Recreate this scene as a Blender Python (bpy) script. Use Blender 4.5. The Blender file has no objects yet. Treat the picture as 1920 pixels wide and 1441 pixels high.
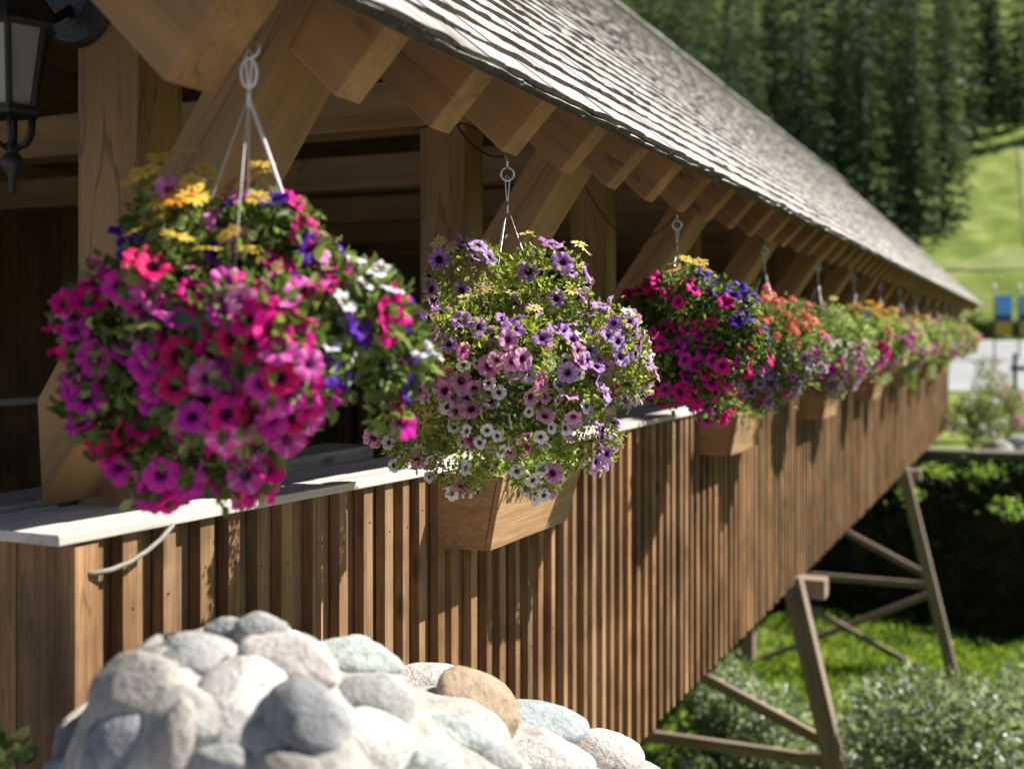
import bpy, math, random
import numpy as np
from mathutils import Vector, Matrix
from mathutils.bvhtree import BVHTree

# ------------------------------------------------------------------ frame
# t runs along the bridge (+Y), L is the distance to the left of the camera (-X), h is height over the camera.
C = bpy.context.scene.collection
SC = bpy.context.scene
rnd = random.Random(7)
R = math.radians
CAM_YAW = 24.2
cam_d = bpy.data.cameras.new('camera')
cam = bpy.data.objects.new('camera', cam_d)
C.objects.link(cam)
SC.camera = cam
cam.location = (0, 0, 0)
cam.rotation_euler = (R(90), 0, R(CAM_YAW))
cam_d.sensor_width = 36.0
cam_d.lens = 2200 / 1920 * 36.0
cam_d.shift_y = -94.5 / 1920
cam_d.clip_start = 0.05
cam_d.clip_end = 1200
cam_d.dof.use_dof = True
cam_d.dof.focus_distance = 3.3
cam_d.dof.aperture_fstop = 2.0
cam_d.dof.aperture_blades = 0

SUN = Vector((1.0, 0.69, 1.18)).normalized()          # towards the sun
world = bpy.data.worlds.new('World')
SC.world = world
world.use_nodes = True
wn = world.node_tree
for n in list(wn.nodes):
    wn.nodes.remove(n)
sky = wn.nodes.new('ShaderNodeTexSky')
sky.sky_type = 'NISHITA'
sky.sun_disc = False
sky.sun_elevation = math.asin(SUN.z)
sky.sun_rotation = math.atan2(SUN.x, SUN.y)
sky.altitude = 1200
bgn = wn.nodes.new('ShaderNodeBackground')
bgn.inputs['Strength'].default_value = 0.05
out = wn.nodes.new('ShaderNodeOutputWorld')
wn.links.new(sky.outputs[0], bgn.inputs['Color'])
wn.links.new(bgn.outputs[0], out.inputs['Surface'])
sun_d = bpy.data.lights.new('sun', 'SUN')
sun_d.energy = 5.0
sun_d.angle = R(0.53)
sun_d.color = (1.0, 0.945, 0.86)
sun = bpy.data.objects.new('sun', sun_d)
C.objects.link(sun)
sun.rotation_euler = (-SUN).to_track_quat('-Z', 'Y').to_euler()
sun.location = (40, 30, 50)

SC.view_settings.view_transform = 'Standard'
SC.view_settings.look = 'None'
SC.view_settings.gamma = 1.0
SC.view_settings.exposure = 1.03
SC.cycles.max_bounces = 8
SC.cycles.transparent_max_bounces = 8
SC.cycles.use_denoising = True
SC.cycles.sample_clamp_indirect = 6.0


def P(t, L, h):
    return Vector((-L, t, h))


# ------------------------------------------------------------------ materials
def new_mat(name):
    m = bpy.data.materials.new(name)
    m.use_nodes = True
    nt = m.node_tree
    for n in list(nt.nodes):
        nt.nodes.remove(n)
    o = nt.nodes.new('ShaderNodeOutputMaterial')
    return m, nt, o


def N(nt, typ, **kw):
    n = nt.nodes.new(typ)
    for k, v in kw.items():
        if k.startswith('i_'):
            n.inputs[k[2:].replace('_', ' ')].default_value = v
        else:
            setattr(n, k, v)
    return n


def ramp(nt, fac, stops):
    r = nt.nodes.new('ShaderNodeValToRGB')
    el = r.color_ramp.elements
    while len(el) < len(stops):
        el.new(0.5)
    for e, (p, c) in zip(el, stops):
        e.position = p
        e.color = (*c, 1) if len(c) == 3 else c
    nt.links.new(fac, r.inputs[0])
    return r.outputs[0]


def mixc(nt, fac, a, b, mode='MIX'):
    m = nt.nodes.new('ShaderNodeMix')
    m.data_type = 'RGBA'
    m.blend_type = mode
    for sock, v in ((m.inputs[0], fac), (m.inputs[6], a), (m.inputs[7], b)):
        if hasattr(v, 'is_linked'):
            nt.links.new(v, sock)
        elif isinstance(v, (int, float)):
            sock.default_value = v
        else:
            sock.default_value = (*v, 1)
    return m.outputs[2]


def wood(name, c_dark, c_mid, c_light, rough=0.75, bump=0.25, fine=1.0, stain=0.0, random_obj=0.12, streak=1.0, checks=0.0):
    m, nt, o = new_mat(name)
    b = N(nt, 'ShaderNodeBsdfPrincipled')
    b.inputs['Roughness'].default_value = rough
    b.inputs['Specular IOR Level'].default_value = 0.25
    at = N(nt, 'ShaderNodeAttribute', attribute_name='gr')
    mp = N(nt, 'ShaderNodeMapping')
    mp.inputs['Scale'].default_value = (1.3 * fine, 26 * fine, 26 * fine)
    nt.links.new(at.outputs['Vector'], mp.inputs[0])
    n1 = N(nt, 'ShaderNodeTexNoise', i_Scale=1.0, i_Detail=7.0, i_Roughness=0.62, i_Distortion=0.6)
    nt.links.new(mp.outputs[0], n1.inputs['Vector'])
    mp2 = N(nt, 'ShaderNodeMapping')
    mp2.inputs['Scale'].default_value = (4 * fine, 170 * fine, 170 * fine)
    nt.links.new(at.outputs['Vector'], mp2.inputs[0])
    n2 = N(nt, 'ShaderNodeTexNoise', i_Scale=1.0, i_Detail=3.0, i_Roughness=0.6)
    nt.links.new(mp2.outputs[0], n2.inputs['Vector'])
    mp3 = N(nt, 'ShaderNodeMapping')
    mp3.inputs['Scale'].default_value = (1.0, 5.0, 5.0)
    nt.links.new(at.outputs['Vector'], mp3.inputs[0])
    n3 = N(nt, 'ShaderNodeTexNoise', i_Scale=1.4, i_Detail=4.0)
    nt.links.new(mp3.outputs[0], n3.inputs['Vector'])
    # knots
    mp4 = N(nt, 'ShaderNodeMapping')
    mp4.inputs['Scale'].default_value = (2.2, 6.5, 6.5)
    nt.links.new(at.outputs['Vector'], mp4.inputs[0])
    vo = N(nt, 'ShaderNodeTexVoronoi', i_Scale=1.0)
    nt.links.new(mp4.outputs[0], vo.inputs['Vector'])
    col = ramp(nt, n1.outputs[0], [(0.25, c_dark), (0.5, c_mid), (0.75, c_light)])
    f2 = ramp(nt, n2.outputs[0], [(0.3, (1 - .28 * streak,) * 3), (0.7, (1 + .12 * streak,) * 3)])
    col = mixc(nt, 1.0, col, f2, 'MULTIPLY')
    f3 = ramp(nt, n3.outputs[0], [(0.3, (0.78, 0.78, 0.8)), (0.7, (1.12, 1.1, 1.06))])
    col = mixc(nt, 1.0, col, f3, 'MULTIPLY')
    fk = ramp(nt, vo.outputs['Distance'], [(0.05, (0.45, 0.4, 0.38)), (0.13, (1, 1, 1))])
    col = mixc(nt, 1.0, col, fk, 'MULTIPLY')
    if checks > 0:
        mp5 = N(nt, 'ShaderNodeMapping')
        mp5.inputs['Scale'].default_value = (.55, 6.0, 6.0)
        nt.links.new(at.outputs['Vector'], mp5.inputs[0])
        n5 = N(nt, 'ShaderNodeTexNoise', i_Scale=1.0, i_Detail=3.0, i_Roughness=0.45)
        nt.links.new(mp5.outputs[0], n5.inputs['Vector'])
        fc = ramp(nt, n5.outputs[0], [(.553, (1, 1, 1)), (.557, (1 - checks,) * 3), (.561, (1, 1, 1))])
        col = mixc(nt, 1.0, col, fc, 'MULTIPLY')
    if stain > 0:
        geo = N(nt, 'ShaderNodeTexCoord')
        n4 = N(nt, 'ShaderNodeTexNoise', i_Scale=2.3, i_Detail=6.0, i_Roughness=0.65)
        nt.links.new(geo.outputs['Object'], n4.inputs['Vector'])
        f4 = ramp(nt, n4.outputs[0], [(0.38, (1 - stain,) * 3), (0.62, (1 + stain * .4,) * 3)])
        col = mixc(nt, 1.0, col, f4, 'MULTIPLY')
    ca = N(nt, 'ShaderNodeAttribute', attribute_name='Col')
    col = mixc(nt, 1.0, col, ca.outputs['Color'], 'MULTIPLY')
    if random_obj:
        oi = N(nt, 'ShaderNodeObjectInfo')
        f5 = ramp(nt, oi.outputs['Random'], [(0, (1 - random_obj,) * 3), (1, (1 + random_obj,) * 3)])
        col = mixc(nt, 1.0, col, f5, 'MULTIPLY')
    nt.links.new(col, b.inputs['Base Color'])
    bp = N(nt, 'ShaderNodeBump', i_Strength=bump, i_Distance=0.004)
    ad = N(nt, 'ShaderNodeMath', operation='ADD')
    nt.links.new(n1.outputs[0], ad.inputs[0])
    nt.links.new(n2.outputs[0], ad.inputs[1])
    nt.links.new(ad.outputs[0], bp.inputs['Height'])
    nt.links.new(bp.outputs[0], b.inputs['Normal'])
    nt.links.new(b.outputs[0], o.inputs[0])
    return m


def leafy(name, rough=0.5, trans=0.35, spec=0.4, rand=0.18, tint=(1.1, 1.15, 0.6)):
    m, nt, o = new_mat(name)
    ca = N(nt, 'ShaderNodeAttribute', attribute_name='Col')
    oi = N(nt, 'ShaderNodeObjectInfo')
    f5 = ramp(nt, oi.outputs['Random'], [(0, (1 - rand,) * 3), (1, (1 + rand,) * 3)])
    col = mixc(nt, 1.0, ca.outputs['Color'], f5, 'MULTIPLY')
    b = N(nt, 'ShaderNodeBsdfPrincipled')
    b.inputs['Roughness'].default_value = rough
    b.inputs['Specular IOR Level'].default_value = spec
    nt.links.new(col, b.inputs['Base Color'])
    tr = N(nt, 'ShaderNodeBsdfTranslucent')
    tc = mixc(nt, 1.0, col, tint, 'MULTIPLY')
    nt.links.new(tc, tr.inputs['Color'])
    ms = N(nt, 'ShaderNodeMixShader')
    ms.inputs[0].default_value = trans
    nt.links.new(b.outputs[0], ms.inputs[1])
    nt.links.new(tr.outputs[0], ms.inputs[2])
    nt.links.new(ms.outputs[0], o.inputs[0])
    return m


def plain(name, col, rough=0.6, metal=0.0, noise=0.15, nscale=30.0, bump=0.1, spec=0.5):
    m, nt, o = new_mat(name)
    b = N(nt, 'ShaderNodeBsdfPrincipled')
    b.inputs['Roughness'].default_value = rough
    b.inputs['Metallic'].default_value = metal
    b.inputs['Specular IOR Level'].default_value = spec
    tc = N(nt, 'ShaderNodeTexCoord')
    n = N(nt, 'ShaderNodeTexNoise', i_Scale=nscale, i_Detail=5.0)
    nt.links.new(tc.outputs['Object'], n.inputs['Vector'])
    c = ramp(nt, n.outputs[0], [(0.3, tuple(x * (1 - noise) for x in col)), (0.7, tuple(min(1, x * (1 + noise)) for x in col))])
    nt.links.new(c, b.inputs['Base Color'])
    bp = N(nt, 'ShaderNodeBump', i_Strength=bump, i_Distance=0.01)
    nt.links.new(n.outputs[0], bp.inputs['Height'])
    nt.links.new(bp.outputs[0], b.inputs['Normal'])
    nt.links.new(b.outputs[0], o.inputs[0])
    return m


def ground_mat(name, stops, scale=0.6, fine=8.0, bump=0.5, use_col=False):
    m, nt, o = new_mat(name)
    b = N(nt, 'ShaderNodeBsdfPrincipled')
    b.inputs['Roughness'].default_value = 0.95
    b.inputs['Specular IOR Level'].default_value = 0.1
    tc = N(nt, 'ShaderNodeTexCoord')
    n = N(nt, 'ShaderNodeTexNoise', i_Scale=scale, i_Detail=8.0, i_Roughness=0.65)
    nt.links.new(tc.outputs['Object'], n.inputs['Vector'])
    n2 = N(nt, 'ShaderNodeTexNoise', i_Scale=fine, i_Detail=5.0, i_Roughness=0.7)
    nt.links.new(tc.outputs['Object'], n2.inputs['Vector'])
    c = ramp(nt, n.outputs[0], stops)
    f = ramp(nt, n2.outputs[0], [(0.3, (0.6, 0.6, 0.6)), (0.7, (1.3, 1.3, 1.3))])
    c = mixc(nt, 1.0, c, f, 'MULTIPLY')
    if use_col:
        ca = N(nt, 'ShaderNodeAttribute', attribute_name='Col')
        c = mixc(nt, 1.0, c, ca.outputs['Color'], 'MULTIPLY')
    nt.links.new(c, b.inputs['Base Color'])
    bp = N(nt, 'ShaderNodeBump', i_Strength=bump, i_Distance=0.08)
    nt.links.new(n2.outputs[0], bp.inputs['Height'])
    nt.links.new(bp.outputs[0], b.inputs['Normal'])
    nt.links.new(b.outputs[0], o.inputs[0])
    return m


M = {}
M['siding'] = wood('stained_siding', (.145, .078, .036), (.275, .156, .076), (.415, .258, .132), bump=0.55, stain=.38, checks=.6)
M['timber'] = wood('timber', (.21, .124, .056), (.30, .182, .084), (.355, .222, .108), rough=0.7, bump=0.12, fine=.6, streak=.4, checks=.75)
M['rough_timber'] = wood('rough_boards', (.13, .08, .04), (.2, .125, .06), (.27, .17, .085), bump=0.3)  # darker brown wood for deck, girders and roof boards
M['cap'] = wood('weathered_cap', (.47, .43, .39), (.62, .58, .54), (.72, .685, .64), bump=0.3, random_obj=0)
M['box'] = wood('box_cedar', (.27, .155, .075), (.40, .245, .125), (.49, .315, .17), rough=.7, bump=0.25)
M['shake'] = wood('cedar_shake', (.29, .278, .262), (.47, .457, .44), (.62, .608, .592), rough=0.6, bump=0.6, random_obj=0)
M['leg'] = wood('trestle_timber', (.20, .15, .11), (.28, .215, .165), (.36, .285, .22), bump=0.2, random_obj=.05)
M['leaf'] = leafy('leaf', trans=0.42)
M['shiny_leaf'] = leafy('shiny_leaf', rough=0.34, trans=0.4, spec=0.6)
M['petal'] = leafy('petal', rough=0.55, trans=0.38, spec=0.2, rand=0.15, tint=(1.0, 0.9, 1.0))
M['needle'] = leafy('needle', rough=0.6, trans=0.2, spec=0.2, rand=0.25)
M['bark'] = plain('bark', (.10, .075, .055), 0.9, noise=.4, nscale=6, bump=.6)
M['wire'] = plain('galvanised_wire', (.62, .63, .65), 0.35, metal=0.85, noise=.1, nscale=80)
M['plastic'] = plain('white_hanger', (.72, .72, .75), 0.35, noise=.05)
M['pot'] = plain('green_pot', (.02, .05, .03), 0.5)
M['soil'] = plain('soil', (.05, .033, .02), 0.95, noise=.5, nscale=40, bump=.8)
M['iron'] = plain('black_iron', (.022, .021, .02), 0.45, metal=0.3, noise=.3, nscale=120, bump=.25)
M['mortar'] = plain('mortar', (.37, .355, .325), 0.95, noise=.3, nscale=26, bump=1.0, spec=.1)
M['concrete'] = plain('concrete', (.125, .125, .085), 0.9, noise=.3, nscale=9, bump=.5)
M['blue'] = plain('blue_cloth', (.10, .32, .62), 0.8, noise=.05)
M['navy'] = plain('navy_cloth', (.03, .045, .16), 0.8, noise=.05)
M['gold'] = plain('gold_cloth', (.33, .24, .02), 0.8, noise=.05)
M['cable'] = plain('grey_cable', (.20, .19, .17), 0.6)
M['darkcable'] = plain('dark_cable', (.035, .03, .025), 0.6)
M['sash'] = plain('green_paint', (.03, .06, .045), 0.6)
M['asphalt'] = ground_mat('asphalt', [(0.3, (.30, .30, .31)), (0.7, (.38, .38, .385))], .3, 20, .1)
M['terrain'] = ground_mat('grassland', [(0.32, (.11, .16, .03)), (0.5, (.19, .25, .05)), (0.66, (.31, .33, .11))], .3, 5.0, .6, use_col=True)
M['track'] = ground_mat('dry_track', [(0.3, (.21, .26, .085)), (0.7, (.28, .31, .12))], .5, 5, .3)


def glass_mat():
    m, nt, o = new_mat('frosted_glass')
    b = N(nt, 'ShaderNodeBsdfPrincipled')
    b.inputs['Base Color'].default_value = (.40, .40, .36, 1)
    b.inputs['Roughness'].default_value = 0.45
    b.inputs['Transmission Weight'].default_value = 0.35
    tc = N(nt, 'ShaderNodeTexCoord')
    n = N(nt, 'ShaderNodeTexNoise', i_Scale=60.0, i_Detail=3.0)
    nt.links.new(tc.outputs['Object'], n.inputs['Vector'])
    bp = N(nt, 'ShaderNodeBump', i_Strength=.2, i_Distance=0.005)
    nt.links.new(n.outputs[0], bp.inputs['Height'])
    nt.links.new(bp.outputs[0], b.inputs['Normal'])
    nt.links.new(b.outputs[0], o.inputs[0])
    return m


M['glass'] = glass_mat()


def stone_mat(name, base, var, speck, sscale=90.0):
    m, nt, o = new_mat(name)
    b = N(nt, 'ShaderNodeBsdfPrincipled')
    b.inputs['Roughness'].default_value = 0.82
    b.inputs['Specular IOR Level'].default_value = 0.25
    tc = N(nt, 'ShaderNodeTexCoord')
    n1 = N(nt, 'ShaderNodeTexNoise', i_Scale=11.0, i_Detail=7.0, i_Roughness=0.65, i_Distortion=0.8)
    n2 = N(nt, 'ShaderNodeTexNoise', i_Scale=sscale, i_Detail=3.0, i_Roughness=0.7)
    n3 = N(nt, 'ShaderNodeTexVoronoi', i_Scale=sscale * 1.4)
    for n in (n1, n2, n3):
        nt.links.new(tc.outputs['Object'], n.inputs['Vector'])
    c = ramp(nt, n1.outputs[0], [(0.3, var), (0.62, base)])
    f = ramp(nt, n2.outputs[0], [(0.32, (1 - speck,) * 3), (0.55, (1.04,) * 3)])
    c = mixc(nt, 1.0, c, f, 'MULTIPLY')
    f = ramp(nt, n3.outputs['Distance'], [(0.12, (1 - speck,) * 3), (0.3, (1.0,) * 3)])
    c = mixc(nt, 0.6, c, f, 'MULTIPLY')
    nt.links.new(c, b.inputs['Base Color'])
    bp = N(nt, 'ShaderNodeBump', i_Strength=.6, i_Distance=0.009)
    ad = N(nt, 'ShaderNodeMath', operation='ADD')
    nt.links.new(n1.outputs[0], ad.inputs[0])
    nt.links.new(n2.outputs[0], ad.inputs[1])
    nt.links.new(ad.outputs[0], bp.inputs['Height'])
    nt.links.new(bp.outputs[0], b.inputs['Normal'])
    nt.links.new(b.outputs[0], o.inputs[0])
    return m


STONE = {
    'white': stone_mat('white_granite', (.66, .625, .585), (.5, .47, .44), .32),
    'pink': stone_mat('pink_granite', (.62, .56, .52), (.48, .43, .40), .40),
    'grey': stone_mat('grey_stone', (.38, .38, .365), (.26, .265, .26), .3),
    'green': stone_mat('green_stone', (.43, .465, .44), (.30, .35, .325), .3, 60),
    'blue': stone_mat('blue_stone', (.40, .44, .44), (.29, .33, .34), .25, 70),
    'dark': stone_mat('dark_stone', (.31, .315, .32), (.20, .205, .21), .3),
    'tan': stone_mat('tan_stone', (.42, .32, .22), (.28, .205, .135), .25, 40),
    'brown': stone_mat('brown_stone', (.40, .37, .33), (.28, .255, .23), .3),
}


# ------------------------------------------------------------------ mesh builder
class MB:
    def __init__(s):
        s.v, s.f, s.gr, s.col = [], [], [], []

    def add(s, verts, faces, gr=None, col=(1, 1, 1)):
        o = len(s.v)
        s.v.extend(tuple(v) for v in verts)
        s.f.extend(tuple(i + o for i in f) for f in faces)
        s.gr.extend(gr if gr is not None else [tuple(v) for v in verts])
        s.col.extend([col] * len(verts) if not isinstance(col, list) else col)
        return s

    def beam(s, o, a, b, c, col=(1, 1, 1)):
        """box at corner o with edge vectors a (grain), b, c"""
        o, a, b, c = Vector(o), Vector(a), Vector(b), Vector(c)
        if a.cross(b).dot(c) < 0:
            b, c = c, b
        vs, gr = [], []
        off = Vector((rnd.random() * 50, rnd.random() * 50, rnd.random() * 50))
        la, lb, lc = a.length, b.length, c.length
        for i in (0, 1):
            for j in (0, 1):
                for k in (0, 1):
                    vs.append(o + a * i + b * j + c * k)
                    gr.append(tuple(off + Vector((la * i, lb * j, lc * k))))
        fs = [(0, 1, 3, 2), (4, 6, 7, 5), (0, 4, 5, 1), (2, 3, 7, 6), (0, 2, 6, 4), (1, 5, 7, 3)]
        return s.add(vs, fs, gr, col)

    def box(s, t0, t1, L0, L1, h0, h1, grain='t', col=(1, 1, 1)):
        o = P(t0, L0, h0)
        e = {'t': P(t1 - t0, 0, 0), 'L': P(0, L1 - L0, 0), 'h': P(0, 0, h1 - h0)}
        a = e.pop(grain)
        b, c = e.values()
        return s.beam(o, a, b, c, col)

    def tube(s, pts, r, seg=8, col=(1, 1, 1), closed=False):
        pts = [Vector(p) for p in pts]
        n = len(pts)
        rs = r if isinstance(r, (list, tuple)) else [r] * n
        vs, fs = [], []
        up = None
        for i, p in enumerate(pts):
            if closed:
                d = pts[(i + 1) % n] - pts[i - 1]
            else:
                d = pts[min(i + 1, n - 1)] - pts[max(i - 1, 0)]
            d.normalize()
            if up is None:
                up = d.orthogonal().normalized()
            up = (up - d * up.dot(d))
            up = up.normalized() if up.length > 1e-6 else d.orthogonal().normalized()
            w = d.cross(up)
            for k in range(seg):
                a = 2 * math.pi * k / seg
                vs.append(p + (up * math.cos(a) + w * math.sin(a)) * rs[i])
        for i in range(n if closed else n - 1):
            j = (i + 1) % n
            for k in range(seg):
                k2 = (k + 1) % seg
                fs.append((i * seg + k, i * seg + k2, j * seg + k2, j * seg + k))
        if not closed:
            fs.append(tuple(range(seg))[::-1])
            fs.append(tuple((n - 1) * seg + k for k in range(seg)))
        return s.add(vs, fs, None, col)

    def lathe(s, center, prof, seg=16, col=(1, 1, 1), rot=0.0):
        c = Vector(center)
        vs, fs = [], []
        for r, z in prof:
            for k in range(seg):
                a = 2 * math.pi * k / seg + rot
                vs.append(c + Vector((r * math.cos(a), r * math.sin(a), z)))
        for i in range(len(prof) - 1):
            for k in range(seg):
                k2 = (k + 1) % seg
                fs.append((i * seg + k, i * seg + k2, (i + 1) * seg + k2, (i + 1) * seg + k))
        fs.append(tuple(range(seg))[::-1])
        fs.append(tuple((len(prof) - 1) * seg + k for k in range(seg)))
        return s.add(vs, fs, None, col)

    def build(s, name, mat, parent=None, smooth=False, bevel=0.0, origin=None):
        org = Vector(origin) if origin is not None else (world_loc(parent) if parent else Vector((0, 0, 0)))
        v = np.array(s.v, dtype=np.float64) - np.array(org)
        me = bpy.data.meshes.new(name)
        me.from_pydata(v.tolist(), [], s.f)
        a = me.attributes.new('gr', 'FLOAT_VECTOR', 'POINT')
        a.data.foreach_set('vector', np.array(s.gr, dtype=np.float32).ravel())
        ca = me.attributes.new('Col', 'FLOAT_COLOR', 'POINT')
        cc = np.ones((len(s.v), 4), dtype=np.float32)
        cc[:, :3] = np.array(s.col, dtype=np.float32)
        ca.data.foreach_set('color', cc.ravel())
        if smooth:
            me.polygons.foreach_set('use_smooth', [True] * len(me.polygons))
        me.update()
        me.materials.append(mat)
        o = bpy.data.objects.new(name, me)
        C.objects.link(o)
        if parent:
            o.parent = parent
        if bevel:
            bm = o.modifiers.new('bevel', 'BEVEL')
            bm.width = bevel
            bm.segments = 2
            bm.limit_method = 'ANGLE'
        return o


def world_loc(o):
    l = Vector((0, 0, 0))
    while o:
        l += o.location
        o = o.parent
    return l


def np_mesh(name, V, F, col, mat, parent=None, smooth=False, origin=None):
    """V (n,3), F (m,k) uniform faces, col (n,3)"""
    org = Vector(origin) if origin is not None else (world_loc(parent) if parent else Vector((0, 0, 0)))
    V = np.asarray(V, dtype=np.float32) - np.array(org, dtype=np.float32)
    F = np.asarray(F, dtype=np.int32)
    me = bpy.data.meshes.new(name)
    me.vertices.add(len(V))
    me.vertices.foreach_set('co', V.ravel())
    k = F.shape[1]
    me.loops.add(F.size)
    me.loops.foreach_set('vertex_index', F.ravel())
    me.polygons.add(len(F))
    me.polygons.foreach_set('loop_start', np.arange(0, F.size, k, dtype=np.int32))
    me.polygons.foreach_set('loop_total', np.full(len(F), k, dtype=np.int32))
    if smooth:
        me.polygons.foreach_set('use_smooth', np.ones(len(F), dtype=bool))
    ca = me.attributes.new('Col', 'FLOAT_COLOR', 'POINT')
    cc = np.ones((len(V), 4), dtype=np.float32)
    cc[:, :3] = col
    ca.data.foreach_set('color', cc.ravel())
    me.update(calc_edges=True)
    me.validate()
    me.materials.append(mat)
    o = bpy.data.objects.new(name, me)
    C.objects.link(o)
    if parent:
        o.parent = parent
    return o


def tag(o, label=None, cat=None, group=None, kind=None):
    if label: o['label'] = label
    if cat: o['category'] = cat
    if group: o['group'] = group
    if kind: o['kind'] = kind
    return o


def thing(name, loc, label, cat, group=None, kind=None, rz=0.0):
    o = bpy.data.objects.new(name, None)
    o.empty_display_size = 0.1
    C.objects.link(o)
    o.location = loc
    o.rotation_euler = (0, 0, rz)
    return tag(o, label, cat, group, kind)


def copy_under(src, parent, loc=None):
    c = src.copy()
    C.objects.link(c)
    c.parent = parent
    if loc is not None:
        c.location = loc
    return c


def copy_tree(o, parent=None):
    c = o.copy()
    C.objects.link(c)
    c.parent = parent
    for ch in list(o.children):
        copy_tree(ch, c)
    return c


# ------------------------------------------------------------------ terrain
def smooth(a, b, x):
    u = np.clip((x - a) / (b - a), 0, 1)
    return u * u * (3 - 2 * u)


def ground_h(X, Y):
    X = np.asarray(X, dtype=np.float64)
    Y = np.asarray(Y, dtype=np.float64)
    wob = 0.35 * np.sin(X * .33 + 1.3) + .18 * np.sin(X * .9 + Y * .3)
    z = np.full(np.broadcast(X, Y).shape, -1.62)
    z = z - 3.3 * smooth(2.6, 8.5, Y + .3 * wob)
    z = z - 0.25 * smooth(15, 20, Y + wob)
    z = z + 2.7 * smooth(21.7 + .4 * wob, 23.3 + .2 * wob, Y)
    z = z + 2.1 * smooth(28, 78, Y)
    z = z + 0.40 * np.clip(Y - 80, 0, 400) * smooth(78, 92, Y)
    amp = np.where(Y < 24, .06, .03) + smooth(70, 110, Y) * .02
    z = z + amp * (np.sin(X * 1.7 + Y * .6) + np.sin(Y * 1.3 - X * .8 + 2) + .6 * np.sin(X * 3.1 - Y * 2.3))
    return z


xs = np.concatenate([np.linspace(-140, -30, 40), np.linspace(-29.5, 14, 120), np.linspace(15, 120, 36)])
ys = np.concatenate([np.linspace(-40, -2, 14), np.linspace(-1.5, 32, 135), np.linspace(33, 100, 68), np.linspace(101.5, 150, 50), np.linspace(155, 420, 40)])
GX, GY = np.meshgrid(xs, ys)
GZ = ground_h(GX, GY)
nv = np.stack([GX, GY, GZ], -1).reshape(-1, 3)
ni, nj = len(ys), len(xs)
idx = np.arange(ni * nj).reshape(ni, nj)
fq = np.stack([idx[:-1, :-1], idx[:-1, 1:], idx[1:, 1:], idx[1:, :-1]], -1).reshape(-1, 4)
gcol = np.ones((len(nv), 3))
soil = np.maximum(smooth(21.0, 21.7, nv[:, 1]) * (1 - smooth(23.2, 24.0, nv[:, 1])), 1 - smooth(5, 8, nv[:, 1]))[:, None]
gcol = gcol * (1 - soil) + np.array([.22, .12, .26]) * soil            # earth on far bank and near slope, darkened to add shade
bounce_ground = (1 - smooth(2.2, 3.0, nv[:, 1]))[:, None]
bounce_ground = bounce_ground * (1 - smooth(1.0, 4.0, nv[:, 0]))[:, None]
gcol = gcol * (1 - bounce_ground) + np.array([1.6, 1.2, 4.6]) * bounce_ground              # unseen pale ground added to bounce light up under the eaves
forest = (smooth(92, 100, nv[:, 1]) * smooth(-4, -9, nv[:, 0] + .03 * nv[:, 1]))[:, None]
gcol = gcol * (1 - forest * .6) + np.array([.5, .4, .5]) * forest * .6  # needle litter under the spruces
terrain = np_mesh('ground', nv, fq, gcol, M['terrain'], smooth=True)
tag(terrain, 'green grassy ground with a gully under the bridge and a hillside behind', 'ground', kind='structure')


def drape(name, xf, y0, y1, n, mat, lift, label, cat, m=6):
    V, F = [], []
    yy = np.linspace(y0, y1, n)
    for y in yy:
        a, b = xf(y)
        for x in np.linspace(a, b, m):
            V.append((x, y, float(ground_h(x, y)) + lift))
    for i in range(n - 1):
        for j in range(m - 1):
            F.append((i * m + j, i * m + j + 1, (i + 1) * m + j + 1, (i + 1) * m + j))
    o = np_mesh(name, np.array(V), np.array(F), (1, 1, 1), mat, smooth=True)
    return tag(o, label, cat, kind='structure')


drape('road', lambda y: (-7.0, 26.0), 43, 72, 60, M['asphalt'], .06, 'pale grey road beyond the far end of the bridge', 'road', m=40)
drape('path', lambda y: (-.6 - .035 * (y - 88), 2.2 - .02 * (y - 88)), 97, 128, 90, M['track'], .10, 'pale mown track climbing the green hillside', 'path')
drape('path', lambda y: (-9.0 + (y - 92) * 1.5, 24.0), 92.5, 97.2, 40, M['track'], .10, 'dry tan track crossing the foot of the meadow', 'path', m=40)

# ------------------------------------------------------------------ covered bridge
T0, T1 = 1.83, 27.5          # siding ends
BAY = 1.633
LS = 1.85                    # outer face of siding boards
LR = 4.17                    # ridge
SL = Vector((0.723, 0.691))  # rafter direction (L,h), going up
NL = Vector((-0.691, 0.723)) # roof normal (L,h)
bridge = thing('covered_bridge', P(T0, 4.17, -2.03), 'long brown covered timber footbridge with a silver shake roof and batten siding', 'bridge')


def roofP(t, s, n, mirror=False):
    L = 1.30 + SL.x * s + NL.x * n
    h = 0.481 + SL.y * s + NL.y * n
    if mirror:
        L = 2 * LR - L
    return P(t, L, h)


# siding with battens
def lift(t):
    return .030 * max(0.0, (3.4 - t) / 1.6)


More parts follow.
